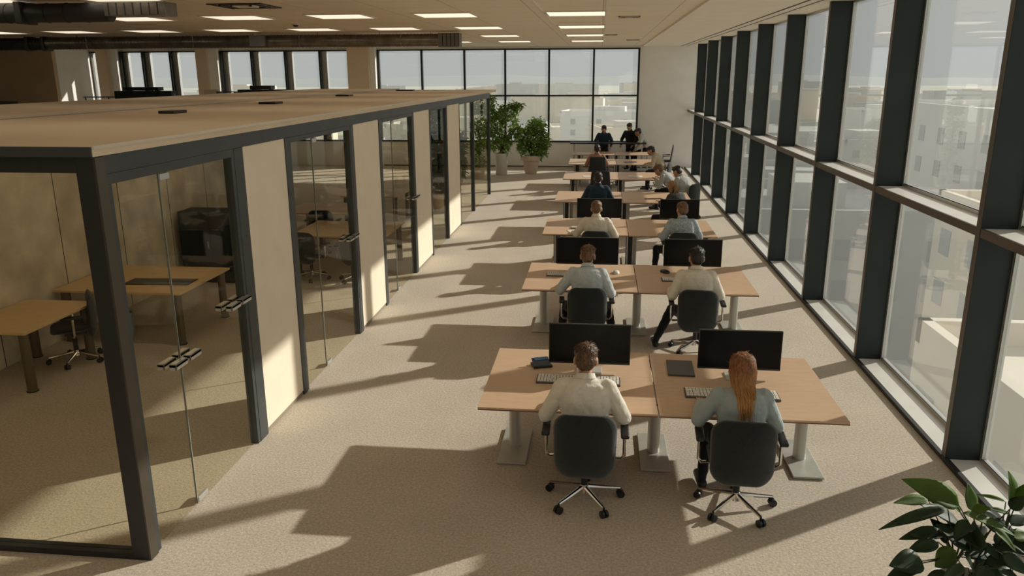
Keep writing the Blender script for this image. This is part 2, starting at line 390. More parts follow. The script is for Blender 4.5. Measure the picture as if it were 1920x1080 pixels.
def glass_bay(y0, y1, seam, door, fr=.07):
    top = ZR - .12
    f = MB(); f.box(-.08, 0, y0 - PY0, y1 - PY0, top - fr, top); f.box(-.08, 0, y0 - PY0, y0 - PY0 + fr * .8, 0, top - fr); f.box(-.08, 0, y1 - PY0 - fr * .8, y1 - PY0, 0, top - fr)
    f.build('bay_frame', pod_frame, pod, bevel=.003)
    a, b = y0 + fr * .8, y1 - fr * .8
    cuts = [a, seam, b] if seam else [a, b]
    for i, (p, q) in enumerate(zip(cuts[:-1], cuts[1:])):
        nm = 'glass_door' if (seam and i == door) else 'pane'
        g = pb(nm, glass_pod, PX - .045, PX - .033, p + .004, q - .004, .012, top - fr - .004)
        if nm == 'glass_door':
            pb('patch_fitting', alu, PX - .05, PX - .022, seam + .004, seam + .16, .02, .065, g, .003)
            pb('patch_fitting', alu, PX - .05, PX - .022, seam + .004, seam + .13, top - fr - .06, top - fr - .01, g, .003)
            pb('edge_seal', mat('glass_edge', (.30, .33, .30), .2), PX - .046, PX - .032, seam - .004, seam + .004, .012, top - fr, g)
    return f
def panel(y0, y1):
    p = pb('panel', pod_panel, PX - .08, PX - .006, y0, y1, .05, ZR - .12, pod, .003)
    pb('plinth', mat('plinth', (.30, .25, .19), .6), PX - .08, PX - .015, y0, y1, 0, .05, p)
glass_bay(PY0 + .11, 6.80, 5.6, 1); post(6.80, 6.98); panel(6.98, 7.98); post(7.98, 8.10)
glass_bay(8.10, 10.2, 8.85, 1, .055); post(10.2, 10.32); panel(10.32, 11.56); post(11.56, 11.66)
glass_bay(11.66, 13.72, 12.4, 1, .055); post(13.72, 13.82); panel(13.82, 15.12); post(15.12, 15.2)
glass_bay(15.2, 16.85, None, 0, .035); post(16.85, 16.92); panel(16.92, 18.4); post(18.4, 18.44)
glass_bay(18.44, 20.5, None, 0, .03); post(20.5, 20.58); glass_bay(20.58, PY1 - .04, None, 0, .025); post(PY1 - .04, PY1)
for y, z in ((5.6, 1.32), (6.6, 1.5), (10.03, 1.42), (13.75, 1.4)): handle(y, z, pod)
pb('end_pane', glass_pod, -6.3, PX - .1, PY1 - .04, PY1 - .028, 0, ZR)
for i, (x, y, s) in enumerate(((-5.2, 9.3, .2), (-5.3, 12.5, .28), (-5.6, 17.2, .3), (-5.7, 23.2, .5))):
    pb('roof_hatch', black_plastic, x - s * .5, x + s * .5, y - .16, y + .16, ZR + .075, ZR + .11, r1, .006)

# ------------------------------------------------------------------ furniture builders
def rrect(w, h, r, n=6):
    pts = []
    for cx_, cy_, a0 in ((w - r, h - r, 0), (-w + r, h - r, 90), (-w + r, -h + r, 180), (w - r, -h + r, 270)):
        for k in range(n + 1):
            a = math.radians(a0 + 90 * k / n); pts.append((cx_ + r * math.cos(a), cy_ + r * math.sin(a)))
    return pts
def pad_mesh(outline, thick, bend, mats, rings=7, edge=4.0):
    n = len(outline); vs = []; fs = []
    def layer(sg):
        base = len(vs)
        for k in range(rings):
            s = 1 - (k / (rings - 1)) ** 1.6 * .96; t = thick * .5 * max(0, 1 - s ** edge) ** .5
            for u, v in outline: vs.append(bend(u * s, v * s, sg * t))
        for k in range(rings - 1):
            for j in range(n): fs.append((base + k * n + j, base + k * n + (j + 1) % n, base + (k + 1) * n + (j + 1) % n, base + (k + 1) * n + j))
        fs.append(tuple(base + (rings - 1) * n + j for j in range(n)))
    layer(1); layer(-1)
    b = MB(); b.add(vs, fs)
    me = b.mesh(mats, smooth=False)
    bm = bmesh.new(); bm.from_mesh(me); bmesh.ops.remove_doubles(bm, verts=bm.verts, dist=1e-5); bmesh.ops.recalc_face_normals(bm, faces=bm.faces); bm.to_mesh(me); bm.free()
    me.polygons.foreach_set('use_smooth', [True] * len(me.polygons)); return me

def make_chair():
    t = thing('office_chair', 'x', 'chair', group=None)
    out = []
    for u, v in rrect(.265, .285, .13, 8):
        k = 1 - .10 * max(0, -v) / .285 - .05 * max(0, v) / .285; out.append((u * k, v))
    bk = lambda u, v, w: Vector((u, -.25 - .10 * (v + .28) * .55 + 1.1 * u * u + .30 * (v + .05) ** 2 + w, .60 + v))
    O('backrest', pad_mesh(out, .05, bk, fabric_dark), t)
    st = lambda u, v, w: Vector((u, v, .46 + w - .5 * max(0, v - .1) ** 2 + .1 * u * u))
    O('seat', pad_mesh(rrect(.25, .25, .1, 6), .075, st, fabric_dark), t)
    MB().box(-.12, .12, -.14, .1, .37, .43).build('mechanism', black_plastic, t, bevel=.01)
    MB().tube([(0, -.08, .40), (0, -.15, .39), (0, -.19, .40), (0, -.20, .46)], .02, 8).build('back_bracket', black_plastic, t, smooth=True)
    for s in (-1, 1):
        a = MB().tube([(s * .2, .02, .40), (s * .30, .0, .40), (s * .325, -.01, .43), (s * .325, -.01, .64)], .014, 8).build('armrest', chrome, t, smooth=True)
        MB().box(s * .325 - .035, s * .325 + .035, -.13, .12, .635, .67).build('arm_pad', black_plastic, a, bevel=.014, segs=3, smooth=True)
    MB().cyl((0, 0, .12), (0, 0, .30), .028).cyl((0, 0, .28), (0, 0, .40), .020).build('gas_column', black_plastic, t, smooth=True)
    MB().cyl((0, 0, .08), (0, 0, .15), .045, .035).build('hub', chrome, t, smooth=True)
    for k in range(5):
        a = math.radians(-72 + 72 * k + 14); c, s = math.cos(a), math.sin(a)
        lg = MB().tube([(c * .03, s * .03, .125), (c * .2, s * .2, .10), (c * .315, s * .315, .085)], lambda q: .021 - .008 * q, 8).build('leg', chrome, t, smooth=True)
        cs = MB().cyl((c * .32 - s * .028, s * .32 + c * .028, .032), (c * .32 - s * .006, s * .32 + c * .006, .032), .032, n=14)
        cs.cyl((c * .32 + s * .006, s * .32 - c * .006, .032), (c * .32 + s * .028, s * .32 - c * .028, .032), .032, n=14)
        cs.cyl((c * .315, s * .315, .03), (c * .315, s * .315, .088), .009, n=8)
        cs.build('caster', black_plastic, lg, smooth=True)
    return t
CH = make_chair(); ch_used = [False]
def chair(x, y, rz, label, group='task chairs at the desk rows'):
    o = CH if not ch_used[0] else copy_tree(CH); ch_used[0] = True
    o.location = (x, y, 0); o.rotation_euler = (0, 0, rz); o['label'] = label; o['group'] = group; return o

def make_high_chair():
    t = thing('high_back_chair', 'x', 'chair')
    out = [(u * (1 - .12 * v / .34), v) for u, v in rrect(.27, .34, .03, 4)]
    bk = lambda u, v, w: Vector((u, -.25 - .12 * (v + .3) + .5 * u * u + w, .71 + v))
    O('backrest', pad_mesh(out, .05, bk, fabric_black), t)
    st = lambda u, v, w: Vector((u, v, .45 + w))
    O('seat', pad_mesh(rrect(.25, .25, .06, 5), .07, st, fabric_black), t)
    for s in (-1, 1):
        a = MB().tube([(s * .22, .05, .42), (s * .29, .05, .45), (s * .29, .05, .64), (s * .29, -.2, .66)], .014, 6).build('armrest', black_plastic, t, smooth=True)
    MB().cyl((0, 0, .1), (0, 0, .42), .025).build('gas_column', black_plastic, t, smooth=True)
    for k in range(5):
        a = math.radians(72 * k + 20); c, s = math.cos(a), math.sin(a)
        lg = MB().tube([(0, 0, .12), (c * .3, s * .3, .075)], [.022, .014], 8).build('leg', chrome, t, smooth=True)
        MB().cyl((c * .3 - s * .02, s * .3 + c * .02, .03), (c * .3 + s * .02, s * .3 - c * .02, .03), .03, n=12).build('caster', black_plastic, lg, smooth=True)
    return t

DX0, DXM, DX1 = -.99, .55, 2.10
def desk(label, y0, dep, round_leg):
    t = thing('double_desk', label, 'desk', (DXM, y0 + dep / 2, 0), 0, 'double desks in a row down the room')
    h = dep / 2
    for a, b in ((DX0 - DXM, -.006), (.006, DX1 - DXM)):
        tp = MB().box(a, b, -h, h, .722, .74).build('tabletop', wood, t, bevel=.002)
        MB().box(a, b, -h, h, .712, .7215).build('edge_band', wood_edge, tp)
    for i, x in enumerate((-.745 - DXM, 0.03, 1.93 - DXM)):
        if round_leg:
            lg = MB().cyl((x, 0, .025), (x, 0, .52), .058, n=24).cyl((x, 0, .52), (x, 0, .712), .05, n=24).build('leg', steel, t, smooth=True)
            MB().cyl((x, 0, .512), (x, 0, .528), .060, n=24).build('collar', black_plastic, lg, smooth=True)
            pl = MB().box(x - .135, x + .135, -.38, .38, .006, .026).build('base_plate', plate_m, t, bevel=.004)
            MB().box(x - .1, x + .1, -.34, .34, 0, .006).build('glide', black_plastic, pl)
        else:
            lg = MB().box(x - .06, x + .06, -.42, -.30, .02, .71).build('leg', fin_m, t, bevel=.005)
            MB().box(x - .05, x - .02, -.424, -.42, .05, .69).build('cable_channel', steel, lg)
            MB().box(x + .08, x + .15, -.1, .1, .02, .71).build('leg', steel, t, bevel=.005)
            MB().box(x - .1, x + .17, -h * .8, h * .8, 0, .022).build('base_plate', plate_m, t, bevel=.004)
    MB().box(DX0 - DXM + .3, DX1 - DXM - .3, h - .14, h - .10, .63, .705).build('crossbeam', pod_frame, t, bevel=.004)
    return t
ROWS = [(6.18, 1.52, True), (10.06, 1.54, True), (13.85, 1.62, False), (17.6, 1.65, False), (21.6, 1.7, False), (25.3, 1.7, False), (28.45, 1.2, False)]
ORD = ['nearest the camera', 'second from the camera', 'third from the camera', 'fourth from the camera', 'fifth from the camera', 'sixth from the camera', 'farthest from the camera, below the end window']
for (y, d, rl), o_ in zip(ROWS, ORD): desk('tan laminate double desk on column legs, ' + o_, y, d, rl)

def make_monitor(w, h):
    t = thing('monitor', 'x', 'monitor')
    b = MB().box(-w / 2, w / 2, -.012, .02, .075, .075 + h).build('housing', bezel_m, t, bevel=.004)
    MB().box(-w / 2 + .008, w / 2 - .008, -.0145, -.0115, .095, .075 + h - .008).build('screen', screen_m, t)
    MB().box(-w / 2, w / 2, -.0135, .0, .0755, .088).build('chin', silver, b) if False else None
    MB().box(-.05, .05, .02, .045, .01, .075 + h * .55).build('stand_neck', silver, t, bevel=.004)
    MB().box(-.12, .12, -.10, .10, 0, .012).build('stand_foot', silver, t, bevel=.004)
    return t
def monitor(x, y, w, h, label, rz=0, grp='black monitors on the desk rows'):
    m = make_monitor(w, h); m.location = (x, y, .741); m.rotation_euler = (0, 0, rz); m['label'] = label; m['group'] = grp; return m
monitor(-.05, 7.13, .775, .40, 'wide black monitor in front of the man in white on the nearest desk')
monitor(1.35, 7.12, .76, .385, 'wide black monitor in front of the long-haired woman on the nearest desk')
monitor(-.14, 11.25, .90, .40, 'wide black monitor in front of the man in pale blue, second desk')
monitor(1.37, 11.25, .82, .40, 'wide black monitor in front of the dark-haired man in cream, second desk')
monitor(.02, 15.15, .86, .38, 'black monitor in front of the man in cream, third desk')
monitor(1.55, 15.15, .74, .38, 'black monitor in front of the man in patterned blue, third desk')

def make_keyboard(w, d, nx, nz, dark=False):
    t = thing('keyboard', 'x', 'keyboard')
    MB().box(-w / 2, w / 2, -d / 2, d / 2, 0, .016).build('case', key_dark if dark else mat('keyboard_case', (.10, .09, .08), .5), t, bevel=.004)
    k = MB(); kw = (w - .02) / nx; kd = (d - .02) / nz
    for j in range(nz):
        i = 0
        while i < nx:
            s = 1 if (j or not (nx * .3 < i < nx * .6)) else min(5, nx - i)
            if random.random() < .1 and j and i < nx - 1: s = 2
            x = -w / 2 + .01 + i * kw; y = -d / 2 + .01 + j * kd
            k.box(x + .003, x + kw * s - .003, y + .004, y + kd - .004, .016, .024); i += s
    k.build('keys', key_dark if dark else key_white, t, kind='stuff')
    return t
def keyboard(x, y, w, d, label, rz=0, z=.741, nx=18, nz=5, dark=False):
    t = make_keyboard(w, d, nx, nz, dark); t.location = (x, y, z); t.rotation_euler = (0, 0, rz); t['label'] = label; t['group'] = 'keyboards'; return t
keyboard(-.145, 6.86, .78, .20, 'long keyboard with pale keys under the hands of the man in white', -.01, nx=26)
keyboard(1.22, 6.66, .82, .21, 'long keyboard with pale keys in front of the long-haired woman', -.01, nx=26)
keyboard(-.42, 10.86, .58, .19, 'pale keyboard on the second desk beside the man in pale blue', 0, nx=20)
keyboard(1.15, 10.72, .50, .20, 'pale keyboard on the second desk beside the man in cream', 0, nx=18)
keyboard(-.25, 14.45, .5, .17, 'pale keyboard on the third desk by the man in cream', 0)
def mouse(x, y, m, label, rz=0, s=1.):
    t = thing('mouse', label, 'mouse', (x, y, .741), rz, 'computer mice')
    b = MB(); b.loft([((0, 0, z), (.036 * s * q, 0, 0), (0, .062 * s * q, 0)) for z, q in ((0, .95), (.012, 1), (.024, .9), (.034, .65), (.038, .3))], 20)
    b.build('shell', m, t, smooth=True)
    MB().cyl((-.004, .03 * s, .030), (.004, .03 * s, .030), .012, n=10).build('wheel', silver, t)
    return t
mouse(.98, 11.16, black_plastic, 'black mouse on the second desk between the two men', .5, 1.5)
mouse(.28, 11.05, white_plastic, 'white mouse right of the man in pale blue, second desk', 0, 1.3)
mouse(1.22, 14.15, white_plastic, 'white mouse on the third desk left of the man in patterned blue', 0, 1.6)
# laptop, phone dock and small stuff
t = thing('closed_laptop', 'closed dark grey laptop on the nearest desk left of the right monitor', 'laptop', (.83, 7.27, .741), -.03)
lap_m = mat('laptop_grey', (.085, .085, .083), .45, metal=.3)
MB().box(-.125, .125, -.2, .2, 0, .01).build('base', lap_m, t, bevel=.003); MB().box(-.125, .125, -.2, .2, .0105, .018).build('lid', lap_m, t, bevel=.003)
t = thing('desk_phone', 'small black desk phone with blue screen beside the left monitor', 'phone', (-.52, 7.22, .741), .35)
MB().box(-.09, .10, -.07, .07, 0, .025).build('base', black_plastic, t, bevel=.006)
MB().box(-.085, .085, -.10, .03, .0, .012, M=Matrix.Translation((0, .03, .05)) @ Matrix.Rotation(.45, 4, 'X')).build('keypad', mat('phone_keypad', (.05, .07, .10), .4), t, bevel=.004)
MB().box(-.06, .07, -.02, .02, .0, .006, M=Matrix.Translation((0, .03, .063)) @ Matrix.Rotation(.45, 4, 'X')).build('screen', mat('phone_screen', (.06, .14, .26), .3), t)
def papers(x, y, label, rz, z=.741, w=.21, d=.297, m=paper):
    t = thing('paper_sheets', label, 'paper', (x, y, z), rz)
    for k in range(3): MB().box(-w / 2, w / 2, -d / 2, d / 2, k * .002, k * .002 + .0015).build('sheet', m, t, rot=(0, 0, (k - 1) * .06))
    return t
papers(-.42, 14.1, 'loose white papers on the third desk left of the man in cream', .3)
papers(-.35, 22.2, 'thin papers lying on the fifth desk', .1)
papers(1.0, 22.3, 'pale papers in front of the man leaning over the fifth desk', -.1, w=.4)
papers(-.55, 28.9, 'pale papers on the farthest desk', .1, w=.5)
def notebook(x, y, label, rz, w=.3, d=.2, m=black_plastic):
    t = thing('notebook', label, 'notebook', (x, y, .741), rz)
    MB().box(-w / 2, w / 2, -d / 2, d / 2, 0, .003).box(-w / 2, w / 2, -d / 2, d / 2, .013, .016).build('cover', m, t)
    MB().box(-w / 2 + .005, w / 2 - .005, -d / 2 + .005, d / 2 - .005, .003, .013).build('pages', paper, t)
notebook(1.25, 18.15, 'thin dark notebook on the fourth desk by the woman with a ponytail', .2, .4, .12)
notebook(1.0, 26.0, 'dark notebook on the sixth desk by the man in a beige jacket', .3, .4, .2)

# ------------------------------------------------------------------ people
def remesh(me, voxel, it=3):
    o = bpy.data.objects.new('tmp', me); COL.objects.link(o)
    r = o.modifiers.new('r', 'REMESH'); r.mode = 'VOXEL'; r.voxel_size = voxel; r.use_smooth_shade = True
    s = o.modifiers.new('s', 'SMOOTH'); s.factor = .5; s.iterations = it
    dg = bpy.context.evaluated_depsgraph_get(); dg.update()
    out = bpy.data.meshes.new_from_object(o.evaluated_get(dg)); bpy.data.objects.remove(o); return out
def seg_d(p, a, b):
    ab = b - a; t = max(0., min(1., (p - a).dot(ab) / max(1e-9, ab.dot(ab)))); return (p - a - ab * t).length, t

def hand_mesh(b, wrist, d, up, side, curl=.5):
    """palm and five fingers: d = forward, up = back of the hand, side = towards the thumb"""
    W = Vector(wrist); d = Vector(d).normalized(); up = (Vector(up) - d * Vector(up).dot(d)).normalized(); s = Vector(side); s = (s - d * s.dot(d) - up * s.dot(up)).normalized()
    M = Matrix((s, d, up)).transposed()
    b.ell(W + d * .05, (.040, .052, .016), M, 12, 8)
    b.capsule(W - d * .04, W + d * .01, .026, .028, 10)
    for k, (o, ln, sp_) in enumerate(((.030, .072, .08), (.010, .080, .02), (-.010, .075, -.03), (-.030, .058, -.10))):
        p = W + d * .088 + s * o; dirn = (d + s * sp_).normalized(); r = .0085
        for q in range(3):
            a = curl * (q + .5); dd = dirn * math.cos(a) - up * math.sin(a)
            p2 = p + dd * ln / 3 * (1.15 - .12 * q); b.capsule(p, p2, r, r * .92, 8); p = p2; r *= .92
    p = W + d * .03 + s * .036
    for q in range(2):
        dd = (d * .75 + s * (.65 - .35 * q) - up * .25).normalized(); p2 = p + dd * .036; b.capsule(p, p2, .0105 - .001 * q, .0095 - .001 * q, 8); p = p2

SKIN = mat('skin', (.52, .30, .19), .55, var=.06, vscale=20)
def cloth(name, c, c2=None, sc=10): return mat('cloth_' + name, c, .9, var=.0 if c2 else .06, vscale=sc, bump=.25, bscale=35, col2=c2, sheen=.25, spec=.15)
def hairm(name, c, c2): return mat('hair_' + name, c, .42, vscale=26, col2=c2, stretch=(3, 3, .35), bump=.3, bscale=90, detail=6)

def person(label, loc, rz, shirt, trousers, hair, pose=None, hairstyle='short', voxel=.009, k=1.0, skin=None, collar=None, group='people working at the desks', shoes=None, lapel=None):
    P = dict(lean=.12, side=0., elbowL=None, elbowR=None, wristL=None, wristR=None, kneeL=None, kneeR=None, ankL=None, ankR=None, hp=.25, hy=0., hr=0., stand=False, sleeves=True, up=0.)
    P.update(pose or {}); skin = skin or SKIN; shoes = shoes or black_plastic
    root = thing('person', label, 'person', loc, rz, group)
    st = P['stand']; pz = .92 if st else .53 + P['up']
    pel = Vector((0, 0, pz)); ax = Vector((P['side'], math.sin(P['lean']), math.cos(P['lean']))).normalized()
    ax2 = Vector((P['side'] * 1.2, math.sin(P['lean'] * 1.7), math.cos(P['lean'] * 1.7))).normalized()
    X = (Vector((1, 0, 0)) - ax2 * ax2.x).normalized(); Yv = ax2.cross(X) * 1; Yv = -Yv if Yv.y < 0 else Yv
    waist = pel + ax * .17 * k; chest = waist + ax2 * .19 * k; nb = chest + ax2 * .19 * k; nt_ = nb + (ax2 + Vector((0, .35, 0))).normalized() * .055 * k
    prims = []   # (a, b, r, matindex)
    b = MB(); lo = .012
    sec = [(pel - Vector((0, 0, .10)), .125, .105), (pel - Vector((0, 0, .05)), .168, .128), (pel, .178, .135), (pel.lerp(waist, .5), .170, .128), (waist, .178, .128),
           (waist.lerp(chest, .5), .190, .130), (chest, .205, .132), (chest.lerp(nb, .45), .210, .124), (chest.lerp(nb, .72), .185, .106), (chest.lerp(nb, .92), .115, .082), (nb + ax2 * .012, .064, .062), (nb.lerp(nt_, .5), .056, .060), (nt_, .054, .060)]
    b.loft([(c, X * w * k + X * lo * (i < 9), Yv * (d * k + lo * (i < 9))) for i, (c, w, d) in enumerate(sec)], 24, pw=2.3)
    # 0 shirt 1 trousers 2 skin 3 shoe
    prims += [(pel + ax * .02, waist, .15, 0), (waist, chest, .16, 0), (chest, nb - ax2 * .03, .15, 0), (nb + ax2 * .02, nt_ + ax2 * .04, .075, 2), (pel - Vector((0, 0, .1)), pel - Vector((0, 0, .04)), .15, 1)]
    hands = []
    for s, tag_ in ((-1, 'L'), (1, 'R')):
        sh = chest.lerp(nb, .58) + X * s * .185 * k
        el = P['elbow' + tag_]; wr = P['wrist' + tag_]
        el = Vector(el) if el is not None else sh + Vector((s * .13, .04, -.25)) * k
        wr = Vector(wr) if wr is not None else Vector((s * .20, .46, .80))
        de = (el - sh); el = sh + de.normalized() * .29 * k
        dw = (wr - el); wr = el + dw.normalized() * min(dw.length, .27 * k)
        b.capsule(sh, el, .080 * k, .068 * k); b.capsule(el, wr, .066 * k, .046 * k)
        b.capsule(chest.lerp(nb, .55) + X * s * .08, sh, .082 * k, .072 * k)
        prims += [(sh, el, .06, 0), (el, wr, .045, 0)]
        hands.append((wr, (wr - el).normalized(), s))
        hip = pel + Vector((s * .09 * k, .0, -.03))
        if st: kn = hip + Vector((s * .02, .02, -.42)); an = kn + Vector((0, -.02, -.40))
        else: kn = Vector((s * .13, .44, .50 + P['up'] * .5)); an = Vector((s * .13, .44, .09))
        if P['knee' + tag_] is not None: kn = Vector(P['knee' + tag_])
        if P['ank' + tag_] is not None: an = Vector(P['ank' + tag_])
        b.capsule(hip, kn, .098 * k, .070 * k); b.capsule(kn, an, .070 * k, .046 * k)
        prims += [(hip, kn, .085, 1), (kn, an, .055, 1)]
        dirf = Vector((s * .08, 1, -.25)) if not st else Vector((s * .15, 1, -.3))
        toe = an + Vector((s * .02, .17, -.045)); toe.z = max(.036, toe.z)
        b.capsule(an + Vector((0, -.035, -.045)), toe, .044, .036)
        prims += [(an + Vector((0, -.03, -.06)), toe, .04, 3)]
    # head
    hc = nt_ + (ax2 + Vector((0, .25, 0))).normalized() * .095 * k
    H = (Matrix.Rotation(P['hy'], 4, 'Z') @ Matrix.Rotation(P['hr'], 4, 'Y') @ Matrix.Rotation(-P['hp'], 4, 'X')).to_3x3()
    hs = 1.20 * k
    def hp_(x, y, z): return hc + H @ (Vector((x, y, z)) * hs)
    def hell(c, r): b.ell(hp_(*c), [q * hs for q in r], H, 20, 14)
    hell((0, -.008, .03), (.074, .094, .086)); hell((0, .03, -.035), (.060, .066, .080)); hell((0, .055, -.088), (.036, .036, .030))
    hell((0, .088, .012), (.050, .014, .016)); hell((0, .098, -.03), (.013, .022, .024)); hell((0, .090, -.078), (.024, .012, .014))
    for s in (-1, 1): hell((s * .077, -.004, -.012), (.010, .022, .034))
    b.capsule(nt_ - ax2 * .03, hp_(0, -.02, -.05), .055 * k, .052 * k)
    prims += [(hc + H @ Vector((0, 0, -.06)), hc + H @ Vector((0, 0, .06)), .07, 2)]
    me = remesh(b.mesh([shirt], fixn=True), voxel)
    me.materials.clear()
    for m_ in (shirt, trousers, skin, shoes): me.materials.append(m_)
    # cloth folds on the surface
    nv = [v.normal.copy() for v in me.vertices]; tagv = []
    for i, v in enumerate(me.vertices):
        rel = v.co - nb; hgt = rel.dot(ax2)
        if hgt > .012 and (rel - ax2 * hgt).length < .16: tagv.append(2); continue
        best = min(prims, key=lambda q: seg_d(v.co, q[0], q[1])[0] - q[2]); tagv.append(best[3])
        if best[3] < 2:
            q = v.co * 9; f = abs(noise.noise(q + Vector((loc[0] * 3, loc[1], 0)))) * .012 + noise.noise(v.co * 22) * .0035
            v.co += nv[i] * (f - .003)
    for p in me.polygons: 
        c = [tagv[i] for i in p.vertices]; p.material_index = max(set(c), key=c.count)
    hb = MB()
    for wr, d, s in hands: hand_mesh(hb, wr, (d + Vector((0, .2, -.05))).normalized(), (0, -.1, 1) if abs(d.z) < .8 else (s, 0, 0), (-s, .2, 0), .45)
    hm = remesh(hb.mesh([skin]), .0045 if voxel < .011 else .006, 1)
    bm = bmesh.new(); bm.from_mesh(me); n0 = len(bm.faces); bm.from_mesh(hm); bm.faces.ensure_lookup_table()
    for f in bm.faces[n0:]: f.material_index = 2
    bm.to_mesh(me); bm.free(); bpy.data.meshes.remove(hm)
    me.polygons.foreach_set('use_smooth', [True] * len(me.polygons))
    O('body', me, root)
    # face details
    for s in (-1, 1):
        e = MB().ell(hp_(s * .031, .086, -.004), (.011, .008, .007), H, 10, 8).build('eye', mat('eye_white', (.7, .68, .65), .3), root, smooth=True)
        MB().ell(hp_(s * .031, .0925, -.004), (.0055, .003, .0055), H, 8, 6).build('iris', mat('iris', (.03, .02, .015), .2), e, smooth=True)
        MB().ell(hp_(s * .032, .094, .018), (.016, .005, .004), H, 8, 6).build('eyebrow', hair, root)
    MB().ell(hp_(0, .0985, -.072), (.022, .006, .006), H, 10, 6).build('mouth', mat('lips', (.38, .16, .12), .5), root, smooth=True)
    # collar
    if collar is not False:
        cm = MB(); ring = []
        for j in range(20):
            a = 2 * PI * j / 20; ring.append(nb + ax2 * (.012 + .012 * math.cos(a + PI / 2)) + X * .071 * k * math.cos(a) + Yv * .070 * k * math.sin(a))
        vs = []; fs = []
        for j in range(20):
            p = ring[j]; out_ = (p - nb); out_ = (out_ - ax2 * out_.dot(ax2)).normalized()
            vs += [p + ax2 * .028 - out_ * .004, p + ax2 * .030 + out_ * .004, p - ax2 * .012 + out_ * .018, p - ax2 * .014 + out_ * .004]
        for j in range(20):
            for q in range(4): fs.append((j * 4 + q, j * 4 + (q + 1) % 4, ((j + 1) % 20) * 4 + (q + 1) % 4, ((j + 1) % 20) * 4 + q))
        cm.add(vs, fs); cm.build('collar', collar or shirt, root, smooth=True)
    # hair
    hbm = MB()
    def hh(c, r): hbm.ell(hp_(*c), [q * hs for q in r], H, 20, 14)
    if hairstyle == 'bald':
        hh((0, -.03, .0), (.078, .072, .045))
    else:
        hh((0, -.014, .047), (.081, .098, .078)); hh((0, -.045, .0), (.074, .060, .078)); hh((0, .05, .085), (.058, .045, .028))
        if hairstyle in ('long', 'tail', 'bob'):
            hh((0, -.03, .02), (.090, .092, .090)); hh((.045, -.02, -.05), (.045, .06, .08)); hh((-.045, -.02, -.05), (.045, .06, .08))
    base = remesh(hbm.mesh([hair]), .008 if voxel < .011 else .012, 2)
    for v in base.vertices:
        q = H.transposed() @ (v.co - hc); v.co += v.normal * (noise.noise(Vector((q.x * 60, q.y * 60, q.z * 25))) * .005)
    base.materials.clear(); base.materials.append(hair)
    tb = MB(); rnd = random.Random(int(loc[1] * 100 + loc[0] * 10))
    if hairstyle in ('short', 'bob', 'tail', 'long'):
        N = 700 if voxel < .011 else 160
        verts = base.vertices; up_ = H @ Vector((0, -.35, 1)).normalized()
        for _ in range(N):
            v = verts[rnd.randrange(len(verts))]; n_ = v.normal
            fl = -(up_ - n_ * up_.dot(n_)); crown = n_.dot(up_)
            if fl.length < 1e-3: continue
            fl.normalize(); jit = Vector((rnd.uniform(-1, 1), rnd.uniform(-1, 1), rnd.uniform(-1, 1))) * .25
            ln = rnd.uniform(.018, .034) * (1.25 if crown > .5 else .8); dd = (fl + n_ * (.38 if crown > .3 else .12) + jit).normalized()
            p0 = v.co - n_ * .004; tb.tube([p0, p0 + dd * ln * .5 + n_ * .001, p0 + dd * ln], [.0032, .0026, .0006], 3)
    if hairstyle in ('long', 'tail'):
        N = 420 if hairstyle == 'long' else 160
        for _ in range(N):
            if hairstyle == 'long':
                a = rnd.uniform(-2.2, 2.2); ca, sa = math.sin(a), -math.cos(a)
                p0 = hp_(.030 * ca, -.02 + .03 * sa, .125); p1 = hp_(.086 * ca, -.025 + .088 * sa, .07); p2 = hp_(.097 * ca, -.03 + .090 * sa, -.02)
                w = rnd.uniform(.7, 1.05); end = nb - ax2 * rnd.uniform(.02, .30) * (1 if abs(a) < 1.1 else .30) + X * (.042 * ca * w + .02 + rnd.uniform(-.03, .03)) - Yv * (rnd.uniform(.125, .15))
                p3 = hp_(.080 * ca * w, -.045 + .075 * sa, -.11)
                if p3.y > nb.y - .02 + abs(ca) * .03: p3.y = nb.y - .03
                tb.tube([p0, p1, p2, p3, p3.lerp(end, .55) - Yv * .012, end], [.003, .0045, .0045, .004, .0032, .0008], 4)
            else:
                a = rnd.uniform(-1, 1); p0 = hp_(.02 * a, -.10, .03); mid = hp_(.035 * a + rnd.uniform(-.01, .01), -.15 + rnd.uniform(-.012, .012), -.03)
                end = mid + Vector((rnd.uniform(-.03, .03), -.02, -rnd.uniform(.10, .22))); tb.tube([p0, mid, mid.lerp(end, .5) - Yv * .01, end], [.006, .008, .006, .001], 4)
    if tb.f:
        tm = tb.mesh([hair], fixn=False); bm = bmesh.new(); bm.from_mesh(base); bm.from_mesh(tm); bm.to_mesh(base); bm.free(); bpy.data.meshes.remove(tm)
    base.polygons.foreach_set('use_smooth', [True] * len(base.polygons))
    O('hair', base, root)
    if lapel:
        MB().box(-.03, .03, .0, .012, -.22, 0, M=Matrix.Translation(nb + Yv * .10 - ax2 * .05)).build('shirt_front', lapel, root)
    return root

